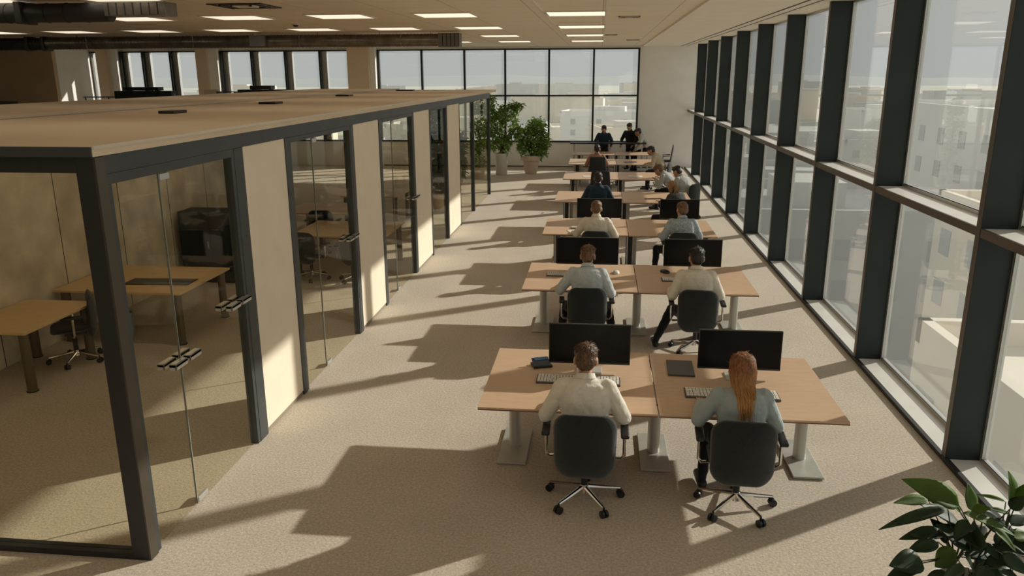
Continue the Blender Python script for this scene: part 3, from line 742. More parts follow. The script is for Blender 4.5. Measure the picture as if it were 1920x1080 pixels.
W_ = cloth('white', (.74, .70, .62)); CREAM = cloth('cream', (.74, .69, .58)); PBLUE = cloth('pale_blue', (.52, .58, .60)); GBLUE = cloth('grey_blue', (.36, .42, .43))
PAT = cloth('patterned_blue', (.20, .27, .33), (.55, .58, .58), 55); NAVY = cloth('navy', (.018, .035, .06)); BLK = cloth('black', (.015, .016, .018)); DGREY = cloth('dark_grey', (.045, .047, .045))
GREY = cloth('grey', (.40, .41, .40)); BEIGE = cloth('beige_jacket', (.50, .42, .31)); DTR = cloth('dark_trousers', (.012, .013, .017)); LIGHT = cloth('light', (.62, .60, .55))
HB = hairm('brown', (.17, .085, .035), (.035, .018, .01)); HD = hairm('dark', (.035, .02, .012), (.008, .006, .005)); HR = hairm('auburn', (.50, .19, .055), (.15, .05, .018)); HR = None
HL = hairm('blond', (.46, .27, .11), (.16, .08, .03)); HT = hairm('light_brown', (.26, .14, .06), (.06, .03, .014))
def ombre():
    m = hairm('auburn_tips', (.40, .17, .06), (.10, .035, .014)); n = m.node_tree.nodes; l = m.node_tree.links
    t = n.new('ShaderNodeTexCoord'); sx = n.new('ShaderNodeSeparateXYZ'); l.new(t.outputs['Object'], sx.inputs[0])
    mr = n.new('ShaderNodeMapRange'); mr.inputs[1].default_value = 1.22; mr.inputs[2].default_value = .95; l.new(sx.outputs['Z'], mr.inputs[0])
    ra = [q for q in n if q.type == 'VALTORGB'][0]; hi = n.new('ShaderNodeMixRGB'); hi.blend_type = 'MIX'; hi.inputs[2].default_value = (.78, .42, .15, 1)
    ml = n.new('ShaderNodeMath'); ml.operation = 'MULTIPLY'; ml.inputs[1].default_value = .75; l.new(mr.outputs[0], ml.inputs[0]); l.new(ml.outputs[0], hi.inputs[0])
    l.new(ra.outputs[0], hi.inputs[1]); l.new(hi.outputs[0], n['Principled BSDF'].inputs['Base Color']); return m
HR = ombre()
SK2 = mat('skin_tan', (.46, .25, .15), .55, var=.06, vscale=20)

person('man in a white shirt with short brown hair at the nearest desk', (-.07, 6.03, 0), 0, W_, DTR, HB,
       dict(lean=.10, elbowL=(-.32, .06, .75), elbowR=(.32, .06, .75), wristL=(-.20, .56, .80), wristR=(.20, .56, .80), hp=.30, hy=-.05))
person('woman with long auburn hair and grey-blue shirt at the nearest desk', (1.20, 6.03, 0), 0, GBLUE, DTR, HR,
       dict(lean=.10, elbowL=(-.32, .08, .76), elbowR=(.28, .06, .75), wristL=(-.26, .50, .80), wristR=(.20, .5, .80), hp=.35, kneeL=(-.20, .42, .50), ankL=(-.24, .30, .10)), 'long', k=.95)
person('man in a pale blue shirt with short brown hair at the second desk', (-.12, 9.93, 0), 0, PBLUE, DTR, HT,
       dict(lean=.14, elbowL=(-.35, .08, .76), elbowR=(.33, .0, .70), wristL=(-.28, .52, .80), wristR=(.36, .3, .66), hp=.25, hy=-.1, kneeL=(-.30, .38, .46), ankL=(-.34, .10, .12), kneeR=(.28, .36, .46), ankR=(.36, .06, .14)))
person('dark-haired man in a cream shirt at the second desk', (1.28, 9.93, 0), 0, CREAM, DTR, HD,
       dict(lean=.10, elbowL=(-.32, .0, .68), elbowR=(.31, .06, .74), wristL=(-.30, .30, .74), wristR=(.22, .5, .80), hp=.25, hy=.1, kneeL=(-.26, .40, .44), ankL=(-.48, .08, .10)))
person('man in a cream shirt with light brown hair at the third desk', (-.03, 13.71, 0), 0, CREAM, DTR, HT,
       dict(lean=.10, elbowR=(.36, .0, .72), elbowL=(-.33, .1, .78), wristL=(-.32, .5, .80), hp=.25), voxel=.011)
person('man in a patterned blue shirt with dark hair at the third desk', (1.47, 13.70, 0), .05, PAT, DTR, HT,
       dict(lean=.10, elbowL=(-.33, .04, .72), wristL=(-.36, .35, .72), hp=.2, hy=.25, kneeL=(-.38, .38, .46), ankL=(-.42, .30, .12)), voxel=.011)
person('man in a navy top with short dark hair at the fourth desk', (-.02, 17.45, 0), 0, NAVY, DTR, HD, dict(lean=.05, hp=.12, up=.06), voxel=.012, skin=SK2)
person('woman in a dark jacket with a blond ponytail turned left at the fourth desk', (1.80, 17.2, 0), .75, DGREY, DTR, HL,
       dict(lean=.28, hp=.35, hy=-.3, kneeL=(-.3, .5, .46), ankL=(-.34, .66, .1)), 'tail', .012, k=.95)
person('dark-haired person in a light grey shirt behind the ponytailed woman', (2.22, 19.95, 0), .9, GREY, DTR, HD, dict(lean=.3, hp=.55), voxel=.012, skin=SK2)
person('man in a grey shirt bending over the fifth desk', (2.0, 21.1, 0), 1.2, GREY, DTR, HT, dict(lean=.45, hp=.7), 'short', .012, skin=SK2)
person('dark-haired man in a beige jacket leaning left at the sixth desk', (1.95, 24.9, 0), 1.35, BEIGE, DTR, HD, dict(lean=.34, hp=.45, up=.1), voxel=.012, skin=SK2, lapel=LIGHT)
person('person seen from behind in the high-backed black chair at the sixth desk', (-.08, 24.95, 0), 0, SK2 and cloth('rust', (.36, .2, .13)), DTR, HD, dict(lean=.05, hp=.1, up=.02), voxel=.012, skin=SK2)
person('man in a dark blue sweater facing the room at the end window', (.14, 30.3, 0), PI, NAVY, DTR, HD, dict(lean=.12, hp=.35, up=.32), voxel=.012, group='people at the far end')
person('person in black standing against the wall at the far end', (1.16, 30.5, 0), PI - .5, BLK, DTR, HD, dict(stand=True, lean=.1, hp=.4), voxel=.012, k=1.0, group='people at the far end')
person('dark-haired person in a light shirt bending at the far end', (1.78, 30.0, 0), 1.5, LIGHT, DTR, HD, dict(lean=.35, hp=.4, up=.32), voxel=.012, group='people at the far end', skin=SK2)

# ------------------------------------------------------------------ chairs
chair(-.06, 6.02, .0, 'dark grey task chair of the man in white at the nearest desk')
chair(1.20, 6.02, -.05, 'dark grey task chair of the long-haired woman at the nearest desk')
chair(-.12, 9.92, .05, 'dark grey task chair of the man in pale blue, second desk')
chair(1.30, 9.93, -.04, 'dark grey task chair of the dark-haired man in cream, second desk')
chair(-.03, 13.7, 0, 'dark grey task chair of the man in cream, third desk')
chair(1.48, 13.69, 0, 'dark grey task chair of the man in patterned blue, third desk')
chair(-.02, 17.44, 0, 'dark grey task chair of the man in navy, fourth desk')
chair(1.80, 17.2, .75, 'dark grey task chair of the ponytailed woman, fourth desk')
chair(2.22, 19.95, .9, 'task chair of the light grey shirted person by the windows')
chair(2.0, 21.1, 1.2, 'task chair of the man in grey bending over the fifth desk')
chair(1.95, 24.9, 1.35, 'task chair of the man in the beige jacket')
HC = make_high_chair(); HC.location = (-.05, 24.88, 0); HC['label'] = 'high-backed black chair in front of the sixth desk'; HC['group'] = 'high-backed black chairs'
h2 = copy_tree(HC); h2.location = (.04, 21.2, 0); h2['label'] = 'empty high-backed black chair behind the man in navy, fifth desk'
h3 = copy_tree(HC); h3.location = (2.35, 29.3, 0); h3.rotation_euler = (0, 0, 1.5); h3['label'] = 'high-backed black chair at the far end beside the white wall'
stool = lambda: None
for x, yy, lab in ((.14, 30.3, 'tall stool under the man in dark blue at the end window'), (1.78, 30.0, 'tall stool under the bending person in a light shirt')):
    t = thing('stool', lab, 'stool', (x, yy, 0)); MB().lathe([(.16, .70), (.18, .72), (.18, .75), (.15, .77)]).build('seat', fabric_black, t, smooth=True)
    MB().cyl((0, 0, .02), (0, 0, .70), .025).build('column', steel, t); MB().lathe([(.2, 0), (.2, .012), (.03, .03)]).build('base', steel, t, smooth=True)
# dark counter with low monitors on the far desk
t = thing('dark_counter', 'long black counter below the end window', 'counter', (.35, 29.75, 0))
MB().box(-1.45, 1.35, -.18, .18, 1.02, 1.07).build('top', black_plastic, t, bevel=.004)
for x in (-1.3, 0, 1.2): MB().box(x - .03, x + .03, -.03, .03, 0, 1.02).build('leg', steel, t)

# ------------------------------------------------------------------ inside the pod
def pod_table(x0, x1, y0, y1, label):
    t = thing('pod_table', label, 'table', ((x0 + x1) / 2, (y0 + y1) / 2, 0)); hx, hy = (x1 - x0) / 2, (y1 - y0) / 2
    MB().box(-hx, hx, -hy, hy, .71, .74).build('tabletop', table_wood, t, bevel=.004)
    for a in (-1, 1):
        for b_ in (-1, 1):
            lg = MB().cyl((a * (hx - .1), b_ * (hy - .1), .01), (a * (hx - .1), b_ * (hy - .1), .71), .055, n=20).build('leg', mat('bronze_leg', (.17, .14, .10), .35, metal=.6), t, smooth=True)
            MB().cyl((a * (hx - .1), b_ * (hy - .1), 0), (a * (hx - .1), b_ * (hy - .1), .012), .065, n=20).build('foot', black_plastic, lg)
    return t
pod_table(-7.28, -6.33, 7.66, 8.95, 'light wooden table behind the front glass of the pod')
pod_table(-7.25, -5.45, 9.4, 10.85, 'light wooden table with a black mat inside the first glass bay')
t = thing('desk_mat', 'woven black mat with keys on the pod table', 'mat', (-5.98, 9.95, .741), .05)
MB().box(-.5, .42, -.17, .17, 0, .008).build('base', black_plastic, t, bevel=.003)
kk = MB()
for i in range(30):
    for j in range(9): kk.box(-.49 + i * .03, -.468 + i * .03, -.16 + j * .035, -.135 + j * .035, .008, .014)
kk.build('keys', mat('key_grey', (.16, .15, .13), .5), t, kind='stuff')
pc = copy_tree(CH); pc.location = (-6.55, 8.75, 0); pc.rotation_euler = (0, 0, 2.2); pc['label'] = 'dark swivel chair under the table inside the pod'; pc['group'] = 'chairs inside the pod'
for ch_ in list(pc.children):
    if ch_.name.startswith('backrest'): pass
t = thing('paper_bag', 'pale blue-grey bag on the carpet by the pod wall', 'bag', (-6.55, 9.75, 0), .3)
b_ = MB(); b_.loft([((0, 0, z), (.15, 0, 0), (0, .06 + .02 * q, 0)) for z, q in ((0, 1), (.2, .7), (.34, .1))], 20, pw=6); b_.build('body', mat('bag', (.34, .37, .36), .8), t)
for s in (-1, 1): MB().tube([(-.05, s * .05, .33), (-.04, s * .05, .42), (.04, s * .05, .42), (.05, s * .05, .33)], .005, 6).build('handle', paper, t)
def cabinet(x, y, w, d, h, label, nd=3, z=0, cat='cabinet', m=fin_m):
    t = thing('cabinet', label, cat, (x, y, z)); MB().box(-w / 2, w / 2, -d / 2, d / 2, .04, h).build('body', m, t, bevel=.004)
    MB().box(-w / 2 + .03, w / 2 - .03, -d / 2 + .03, d / 2 - .03, 0, .04).build('plinth', black_plastic, t)
    for i in range(nd):
        a = -w / 2 + w * i / nd + .006; b__ = -w / 2 + w * (i + 1) / nd - .006
        dr = MB().box(a, b__, -d / 2 - .018, -d / 2 - .001, .06, h - .02).build('door', m, t, bevel=.002)
        MB().box(b__ - .05, b__ - .035, -d / 2 - .04, -d / 2 - .018, h * .5, h * .5 + .12).build('handle', silver, dr)
    return t
cabinet(-6.35, 12.9, 1.7, .5, 1.25, 'low black cabinet standing inside the pod behind the table', 3)
cabinet(-6.55, 14.5, 1.2, .5, .95, 'small black cabinet deep inside the pod', 2)
pod_table(-6.6, -4.9, 15.6, 17.0, 'light wooden table deep inside the pod')
pod_table(-5.5, -3.75, 13.3, 14.8, 'light wooden table behind the second glass door of the pod')
pod_table(-6.1, -4.7, 18.0, 19.4, 'light wooden table farthest inside the pod near the dark tree')
for x_, y_, r_, lab in ((-4.2, 13.05, .2, 'dark swivel chair close behind the second glass door of the pod'), (-5.05, 13.1, -.3, 'dark swivel chair at the same pod table, nearer the concrete wall'), (-5.6, 15.35, .1, 'dark swivel chair before the table deep inside the pod')):
    q_ = copy_tree(CH); q_.location = (x_, y_, 0); q_.rotation_euler = (0, 0, r_); q_['label'] = lab; q_['group'] = 'chairs inside the pod'

for y_, lab in ((6.3, 'long added fill lamp under the roof of the first pod room'), (9.2, 'long added fill lamp under the roof of the second pod room'), (12.6, 'long added fill lamp under the roof of the third pod room')):  # added lamps, hidden by the roof, to brighten the pod interior
    t = thing('pod_fill_lamp', lab, 'fill lamp', (-5.6, y_, ZR)); MB().box(-.9, .9, -.12, .12, -.05, 0).build('housing', light_frame, t, bevel=.004)
    MB().box(-.87, .87, -.10, .10, -.056, -.0505).build('diffuser', mat('pod_fill_glow', (.9, .86, .78), .6, emit=(1., .84, .60), estr=5.5), t)
# mezzanine furniture seen over the pod roof
cabinet(-17.3, 29.2, 2.3, .5, 1.05, 'long black cabinet on the mezzanine before the end windows', 4, 1.92)
cabinet(-12.3, 28.6, 1.9, .5, 1.1, 'black cabinet on the mezzanine next to the tan column', 3, 1.92)
for x, yy, w, lab in ((-17.4, 29.2, 1.4, 'low black equipment box on the long mezzanine cabinet'), (-12.4, 28.6, .8, 'low black equipment box on the mezzanine cabinet near the column')):
    t = thing('equipment_box', lab, 'box', (x, yy, 1.92 + (1.05 if x < -15 else 1.1))); MB().box(-w / 2, w / 2, -.2, .2, .01, .14).build('case', black_plastic, t, bevel=.006)
    for s in (-1, 1): MB().box(s * w * .4 - .03, s * w * .4 + .03, -.15, .15, 0, .01).build('foot', black_plastic, t)
t = thing('tan_chair', 'tan backed chair standing on the mezzanine', 'chair', (-14.6, 28.8, 1.92))
MB().box(-.3, .3, .2, .25, .55, 1.1).build('backrest', pot_beige, t, bevel=.02); MB().box(-.3, .3, -.25, .25, .42, .48).build('seat', pot_beige, t, bevel=.02)
for a in (-.26, .26):
    for b__ in (-.22, .22): MB().cyl((a, b__, 0), (a, b__, .42), .018).build('leg', black_plastic, t)
t = thing('black_stool_frame', 'thin black table frame beside the tan mezzanine chair', 'table', (-13.8, 28.7, 1.92))
MB().box(-.35, .35, -.2, .2, 1.0, 1.03).build('top', black_plastic, t)
for a in (-.33, .33): MB().box(a - .015, a + .015, -.18, .18, 0, 1.0).build('leg', black_plastic, t)
t = thing('railing', 'thin black railing along the mezzanine under the end windows', 'railing', (-17.5, 30.1, 1.92))
MB().box(-3.0, 3.0, -.025, .025, .77, .82).build('handrail', black_plastic, t)
for i in range(7): MB().box(-2.95 + i * .98, -2.91 + i * .98, -.02, .02, 0, .77).build('post', black_plastic, t)
t = thing('grey_panel', 'grey panel leaning by the brown wall at the left edge', 'panel', (-22.4, 28.4, 0))
MB().box(-.6, .35, -.04, .0, 0, 2.6).build('board', mat('panel_grey', (.12, .12, .11), .7), t, bevel=.004); MB().box(-.62, .37, -.05, .01, 0, .06).build('foot', black_plastic, t)

# ------------------------------------------------------------------ ceiling services
lx = [-.47, -2.8, -4.75, -6.7, -8.7, -10.7, -12.7, -14.7]
ly = [-.9, 3.0, 6.8, 10.7, 14.65, 18.6, 22.5, 26.3]
lfm = MB()
W2 = .53
for a, b_, c, d in ((-W2, W2, -W2, -W2 + .03), (-W2, W2, W2 - .03, W2), (-W2, -W2 + .03, -W2 + .03, W2 - .03), (W2 - .03, W2, -W2 + .03, W2 - .03)): lfm.box(a, b_, c, d, -.018, 0)
lfme = lfm.mesh(light_frame); dfme = MB().box(-W2 + .03, W2 - .03, -W2 + .03, W2 - .03, -.012, -.004).mesh(panel_light)
for j, y in enumerate(ly):
    for i, x in enumerate(lx):
        seen = y > 12
        lab = 'square ceiling light panel, row %s from the end window, column %s from the window wall' % (['first', 'second', 'third', 'fourth', 'fifth', 'sixth', 'seventh', 'eighth'][7 - j], ['first', 'second', 'third', 'fourth', 'fifth', 'sixth', 'seventh', 'eighth'][i])
        t = thing('ceiling_light', lab, 'ceiling light', (x, y, ZC), 0, 'square ceiling light panels'); O('frame', lfme, t); O('diffuser', dfme, t)
def duct(label, y, z, r, x0, x1, m, rings=.09):
    t = thing('air_duct', label, 'air duct', ((x0 + x1) / 2, y, z)); h = (x1 - x0) / 2
    MB().cyl((-h, 0, 0), (h, 0, 0), r, n=28).build('pipe', m, t, smooth=True)
    rb = MB(); n_ = int(2 * h / rings)
    for i in range(n_):
        x = -h + (i + .5) * rings; rb.cyl((x - .006, 0, 0), (x + .006, 0, 0), r + .007, n=28, cap=True)
    rb.build('seams', m, t, kind='stuff')
    return t, h
t, h = duct('long spiral metal air duct hanging across the ceiling', 20.0, 4.34, .15, -14.4, -3.9, duct_m)
MB().box(h - .1, h + .42, -.2, .2, -.17, .16).build('end_plenum', mat('plenum', (.16, .155, .13), .5, metal=.5), t, bevel=.006)
for k in range(5): MB().box(h + .0 + k * .1, h + .02 + k * .1, -.21, -.2, -.15, .14).build('plenum_rib', duct_dark, t)
for x in (-4.1, -1.2, 1.6, 4.2): MB().box(x - .02, x + .02, -.145, .145, -.145, .145).build('duct_collar', duct_m, t, bevel=.01)
for x in (-4.5, -2.2, -.6, .3, 2.0, 3.6, 4.9): MB().cyl((x, .1, .1), (x, .1, .225), .006, n=6).build('hanger_rod', black_plastic, t)
MB().box(.35, .75, -.26, -.14, -.12, .14).build('damper_box', mat('damper', (.20, .20, .18), .5, metal=.4), t, bevel=.005)
t2, h2_ = duct('black air duct entering at the left end of the ceiling', 20.0, 4.33, .15, -22.0, -14.4, duct_dark)
for x in (h2_ - .5, h2_ - .05): MB().box(x - .04, x + .04, -.18, .18, -.18, .18).build('flange', duct_dark, t2, bevel=.01)
t = thing('cable_tray', 'dark cable tray running behind the spiral duct', 'cable tray', (-10.5, 20.9, 4.46)); MB().box(-9.5, 4.2, -.12, .12, -.03, -.01).build('tray_bed', duct_dark, t)
for s in (-.12, .11): MB().box(-9.5, 4.2, s, s + .01, -.01, .05).build('tray_side', duct_dark, t)
for i in range(9): MB().cyl((-9 + i * 1.6, 0, -.01), (-9 + i * 1.6, 0, .09), .005, n=6).build('hanger_rod', black_plastic, t)
t3, h3_ = duct('black air duct under the ceiling at the upper left corner', 11.0, 4.375, .13, -12.5, -6.9, duct_dark, .3)
MB().box(h3_, h3_ + .9, -.16, .16, -.06, .12).build('grille_box', duct_m, t3, bevel=.004)
for k in range(7): MB().box(h3_ + .06 + k * .12, h3_ + .075 + k * .12, -.165, -.16, -.05, .11).build('grille_slat', duct_dark, t3)
for x in (.3, 1.5): MB().box(x - .05, x + .05, -.17, .17, -.15, .15).build('flange', duct_dark, t3, bevel=.01)
def diffuser(x, y, s, label, m=black_plastic):
    t = thing('ceiling_vent', label, 'vent', (x, y, ZC)); 
    for k in range(3):
        w = s * (1 - k * .3); q = MB()
        for a, b_, c, d in ((-w, w, -w, -w + .035), (-w, w, w - .035, w), (-w, -w + .035, -w, w), (w - .035, w, -w, w)): q.box(a, b_, c, d, -.015 - k * .004, 0)
        q.build('blade', m if k < 2 else light_frame, t)
diffuser(-5.5, 12.3, .42, 'square dark ceiling vent near the top of the picture')
vt = mat('vent_tan', (.45, .36, .26), .7)
for x, y, lab in ((.49, 15.7, 'small tan ceiling vent right of the light panel column, nearest'), (.2, 22.55, 'small tan ceiling vent beside the light column, middle'), (.95, 26.0, 'small tan ceiling vent near the end window')): diffuser(x, y, .2, lab, vt)
t = thing('smoke_detector', 'small round smoke detector on the ceiling above the duct', 'smoke detector', (-6.4, 16.7, ZC)); MB().lathe([(.03, -.06), (.05, -.05), (.06, -.02)]).build('sensor', black_plastic, t, smooth=True); MB().lathe([(.075, -.02), (.08, 0)]).build('mount', light_frame, t, smooth=True)

# ------------------------------------------------------------------ plants
def leaf_mesh(ln, w, droop, fold, m, wave=.0, tip=1.0):
    b = MB(); n = 10; vs = []; fs = []
    for i in range(n + 1):
        t = i / n; ww = w * (math.sin(PI * min(1, t ** .75 * 1.0)) ** .8 if 0 < t < 1 else .02) * (1 - .25 * t)
        x = ln * t; z = -droop * t * t * ln; wv = wave * math.sin(t * 9)
        for s, k in ((-1, 1), (-.5, .5), (0, 0), (.5, .5), (1, 1)): vs.append((x, s * ww, z + abs(k) * ww * fold + wv * s * ww))
    for i in range(n):
        for j in range(4): fs.append((i * 5 + j, i * 5 + j + 1, (i + 1) * 5 + j + 1, (i + 1) * 5 + j))
    top = [Vector(v) for v in vs]; nn = len(vs)
    allv = top + [v - Vector((0, 0, .0015)) for v in top]
    f2 = fs + [tuple(reversed([i + nn for i in f])) for f in fs]
    edge = [i * 5 for i in range(n + 1)] + [n * 5 + j for j in range(1, 5)] + [i * 5 + 4 for i in range(n - 1, -1, -1)] + [3, 2, 1]
    for a, c in zip(edge, edge[1:] + edge[:1]): f2.append((a, c, c + nn, a + nn))
    b.add(allv, f2); me = b.mesh(m); me.polygons.foreach_set('use_smooth', [True] * len(me.polygons)); return me
fp = thing('foliage_plant', 'large leafy green plant in the lower right corner', 'plant', (2.35, 4.45, 0))
FP = Vector((2.35, 4.45, 0))
MB().lathe([(.17, 0), (.20, .02), (.24, .40), (.25, .44), (.225, .44), (.22, .38)]).build('pot', pot_white, fp, smooth=True)
MB().lathe([(.218, .36), (.22, .385), (.02, .40)]).build('soil', soil, fp, smooth=True)
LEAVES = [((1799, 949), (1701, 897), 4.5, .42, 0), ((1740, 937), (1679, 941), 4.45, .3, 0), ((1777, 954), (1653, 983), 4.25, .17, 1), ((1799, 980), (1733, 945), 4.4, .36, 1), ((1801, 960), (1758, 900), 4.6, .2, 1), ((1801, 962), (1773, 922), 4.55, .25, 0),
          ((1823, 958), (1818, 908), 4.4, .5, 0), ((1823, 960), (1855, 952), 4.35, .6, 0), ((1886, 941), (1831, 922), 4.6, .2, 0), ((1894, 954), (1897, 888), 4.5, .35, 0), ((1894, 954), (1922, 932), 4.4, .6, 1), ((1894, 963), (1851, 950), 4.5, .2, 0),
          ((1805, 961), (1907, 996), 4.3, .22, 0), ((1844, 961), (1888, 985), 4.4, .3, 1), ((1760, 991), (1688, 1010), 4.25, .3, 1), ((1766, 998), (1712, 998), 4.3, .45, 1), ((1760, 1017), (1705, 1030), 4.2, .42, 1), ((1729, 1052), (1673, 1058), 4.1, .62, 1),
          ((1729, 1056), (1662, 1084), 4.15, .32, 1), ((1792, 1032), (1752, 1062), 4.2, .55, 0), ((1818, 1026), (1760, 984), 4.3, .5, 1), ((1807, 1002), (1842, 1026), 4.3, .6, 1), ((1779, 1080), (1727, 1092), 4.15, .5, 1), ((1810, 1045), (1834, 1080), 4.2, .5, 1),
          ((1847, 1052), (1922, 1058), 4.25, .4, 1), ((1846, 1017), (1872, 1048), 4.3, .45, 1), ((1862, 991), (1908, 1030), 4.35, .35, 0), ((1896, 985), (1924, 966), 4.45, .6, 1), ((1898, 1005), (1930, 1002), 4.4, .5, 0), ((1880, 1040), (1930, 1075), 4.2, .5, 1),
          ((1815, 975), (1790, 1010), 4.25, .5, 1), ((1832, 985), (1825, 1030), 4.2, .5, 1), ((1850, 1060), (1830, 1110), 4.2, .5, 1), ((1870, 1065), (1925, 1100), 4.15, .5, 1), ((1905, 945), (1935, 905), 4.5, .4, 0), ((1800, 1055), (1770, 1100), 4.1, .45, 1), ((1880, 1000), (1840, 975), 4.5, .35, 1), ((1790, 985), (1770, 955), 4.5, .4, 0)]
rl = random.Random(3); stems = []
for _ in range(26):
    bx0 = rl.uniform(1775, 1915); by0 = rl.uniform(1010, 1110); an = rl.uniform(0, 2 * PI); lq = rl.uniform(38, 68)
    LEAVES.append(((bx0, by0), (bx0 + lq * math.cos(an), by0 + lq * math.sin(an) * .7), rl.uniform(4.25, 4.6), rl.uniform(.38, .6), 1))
crown = [Vector((2.2, 4.42, .62)), Vector((2.35, 4.48, .7)), Vector((2.48, 4.5, .66)), Vector((2.28, 4.36, .58))]
for bpx, tpx, Y, asp, dk in LEAVES:
    A = at(*bpx, Y); d_ = .10 * rl.uniform(-1, 1); B = at(*tpx, Y + d_)
    v = B - A; ln = v.length; xd = v.normalized()
    up_ = Vector((rl.uniform(-.35, .35), -.55 + rl.uniform(-.3, .3), 1)); yd = up_.cross(xd)
    yd.normalize(); zd = xd.cross(yd)
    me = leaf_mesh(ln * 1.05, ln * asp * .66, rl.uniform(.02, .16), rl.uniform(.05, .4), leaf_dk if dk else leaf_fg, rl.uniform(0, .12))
    lf = O('leaf', me, fp); Mx = Matrix((xd, yd, zd)).transposed().to_4x4(); Mx.translation = A - FP; lf.matrix_local = Mx
    c = min(crown, key=lambda q: (q - A).length)
    MB().tube([c - FP, c.lerp(A, .5) - FP + Vector((0, 0, .03)), A - FP], [.006, .0045, .003], 6).build('petiole', stem_m, lf).matrix_parent_inverse = Mx.inverted()
for c in crown: MB().tube([Vector((0, 0, .38)), (c - FP).lerp(Vector((0, 0, .38)), .4), c - FP], [.014, .011, .008], 8).build('stem', stem_m, fp, smooth=True)

def foliage(b, c, rad, n, size, rnd, droop=.4):
    for _ in range(n):
        while True:
            p = Vector((rnd.uniform(-1, 1), rnd.uniform(-1, 1), rnd.uniform(-1, 1)))
            if .3 < p.length < 1: break
        p = Vector(c) + Vector((p.x * rad[0], p.y * rad[1], p.z * rad[2]))
        d = Vector((rnd.uniform(-1, 1), rnd.uniform(-1, 1), rnd.uniform(-.9, .4))).normalized(); u = d.cross(Vector((rnd.uniform(-1, 1), rnd.uniform(-1, 1), 1))).normalized()
        s = size * rnd.uniform(.6, 1.3); nn = u.cross(d)
        b.add([p, p + d * s * .45 + u * s * .26 + nn * s * .05, p + d * s - Vector((0, 0, droop * s * .4)), p + d * s * .45 - u * s * .26 + nn * s * .05], [(0, 1, 2), (0, 2, 3)], 0)
def tree(name, label, loc, potprof, potm, trunks, blobs, m, seed, size=.12, cat='potted plant'):
    rnd = random.Random(seed); t = thing(name, label, cat, loc); hpot = max(z for r, z in potprof)
    MB().lathe(potprof, n=28).build('pot', potm, t, smooth=True)
    rr = potprof[-1][0]; MB().lathe([(rr * .96, hpot - .1), (rr * .96, hpot - .05), (.02, hpot - .04)]).build('soil', soil, t)
    for pts in trunks: MB().tube(pts, lambda q: .028 - .018 * q, 7).build('trunk', bark, t, smooth=True)
    b = MB()
    for c, r, n in blobs: foliage(b, c, r, n, size, rnd)
    O('foliage', b.mesh(m, fixn=False), t, kind='stuff')
    br = MB()
    for c, r, n in blobs:
        for _ in range(5):
            e = Vector(c) + Vector((rnd.uniform(-1, 1) * r[0], rnd.uniform(-1, 1) * r[1], rnd.uniform(-1, 1) * r[2])) * .8
            br.tube([Vector((0, 0, max(hpot, c[2] - r[2]))), Vector(c).lerp(e, .3), e], [.012, .008, .003], 5)
    O('branches', br.mesh(bark), t)
tree('potted_tree', 'tall leafy green plant in a white cylinder pot before the end window', (-3.53, 28.4, 0), [(.19, 0), (.20, .02), (.235, .76), (.235, .78), (.215, .78), (.21, .70)], pot_white,
     [[(0, 0, .7), (.02, 0, 1.2), (-.05, 0, 2.0)], [(.03, 0, .7), (.12, 0, 1.4), (.25, 0, 2.3)]],
     [((.10, 0, 1.15), (.30, .25, .38), 300), ((-.25, 0, 1.75), (.42, .3, .45), 420), ((.15, 0, 2.15), (.45, .3, .4), 450), ((.55, 0, 2.45), (.28, .2, .14), 150), ((.5, 0, 1.6), (.3, .25, .35), 220), ((-.4, 0, 2.45), (.25, .22, .42), 240), ((-.4, 0, 1.25), (.3, .25, .35), 220)], leaf_far, 11, .15)
tree('potted_tree', 'bushy green plant in a beige tapered pot before the end window', (-2.49, 28.8, 0), [(.20, 0), (.21, .02), (.30, .46), (.30, .48), (.37, .5), (.40, .66), (.37, .67), (.36, .6)], pot_beige,
     [[(0, 0, .6), (.02, 0, 1.0), (-.02, 0, 1.6)]],
     [((0, 0, 1.35), (.55, .4, .36), 700), ((.2, 0, 1.72), (.38, .3, .3), 380), ((.32, -.1, .85), (.3, .25, .25), 260), ((-.25, -.1, 1.0), (.3, .25, .3), 220), ((.5, 0, 1.2), (.22, .2, .35), 160)], leaf_far, 12, .15)
tree('potted_tree', 'dark hanging-leaved tree standing behind the pod glass', (-4.1, 20.3, 0), [(.22, 0), (.24, .02), (.28, .5), (.28, .52), (.26, .52), (.25, .45)], pot_beige,
     [[(0, 0, .45), (.05, 0, 1.2), (-.02, 0, 2.6)]],
     [((-.1, 0, 2.35), (.38, .4, .5), 420), ((.05, 0, 1.75), (.55, .5, .5), 800), ((-.15, 0, 1.3), (.5, .5, .45), 560), ((.35, -.1, 1.25), (.32, .3, .4), 340), ((.0, 0, .85), (.45, .4, .35), 340), ((.45, 0, 1.8), (.22, .3, .4), 220)], leaf_deep, 13, .19)
tree('potted_plant', 'small leafy plant in a pale pot between the pod glass and the tall plant', (-4.15, 27.2, 0), [(.14, 0), (.16, .02), (.19, .38), (.19, .40), (.17, .40), (.165, .34)], pot_beige,
     [[(0, 0, .3), (.02, 0, .7), (0, 0, 1.0)]], [((0, 0, .62), (.28, .25, .22), 160), ((-.05, 0, 1.15), (.3, .25, .3), 200), ((0, 0, 1.9), (.3, .28, .6), 320), ((.0, 0, 2.5), (.24, .2, .3), 160)], leaf_far, 14, .13)

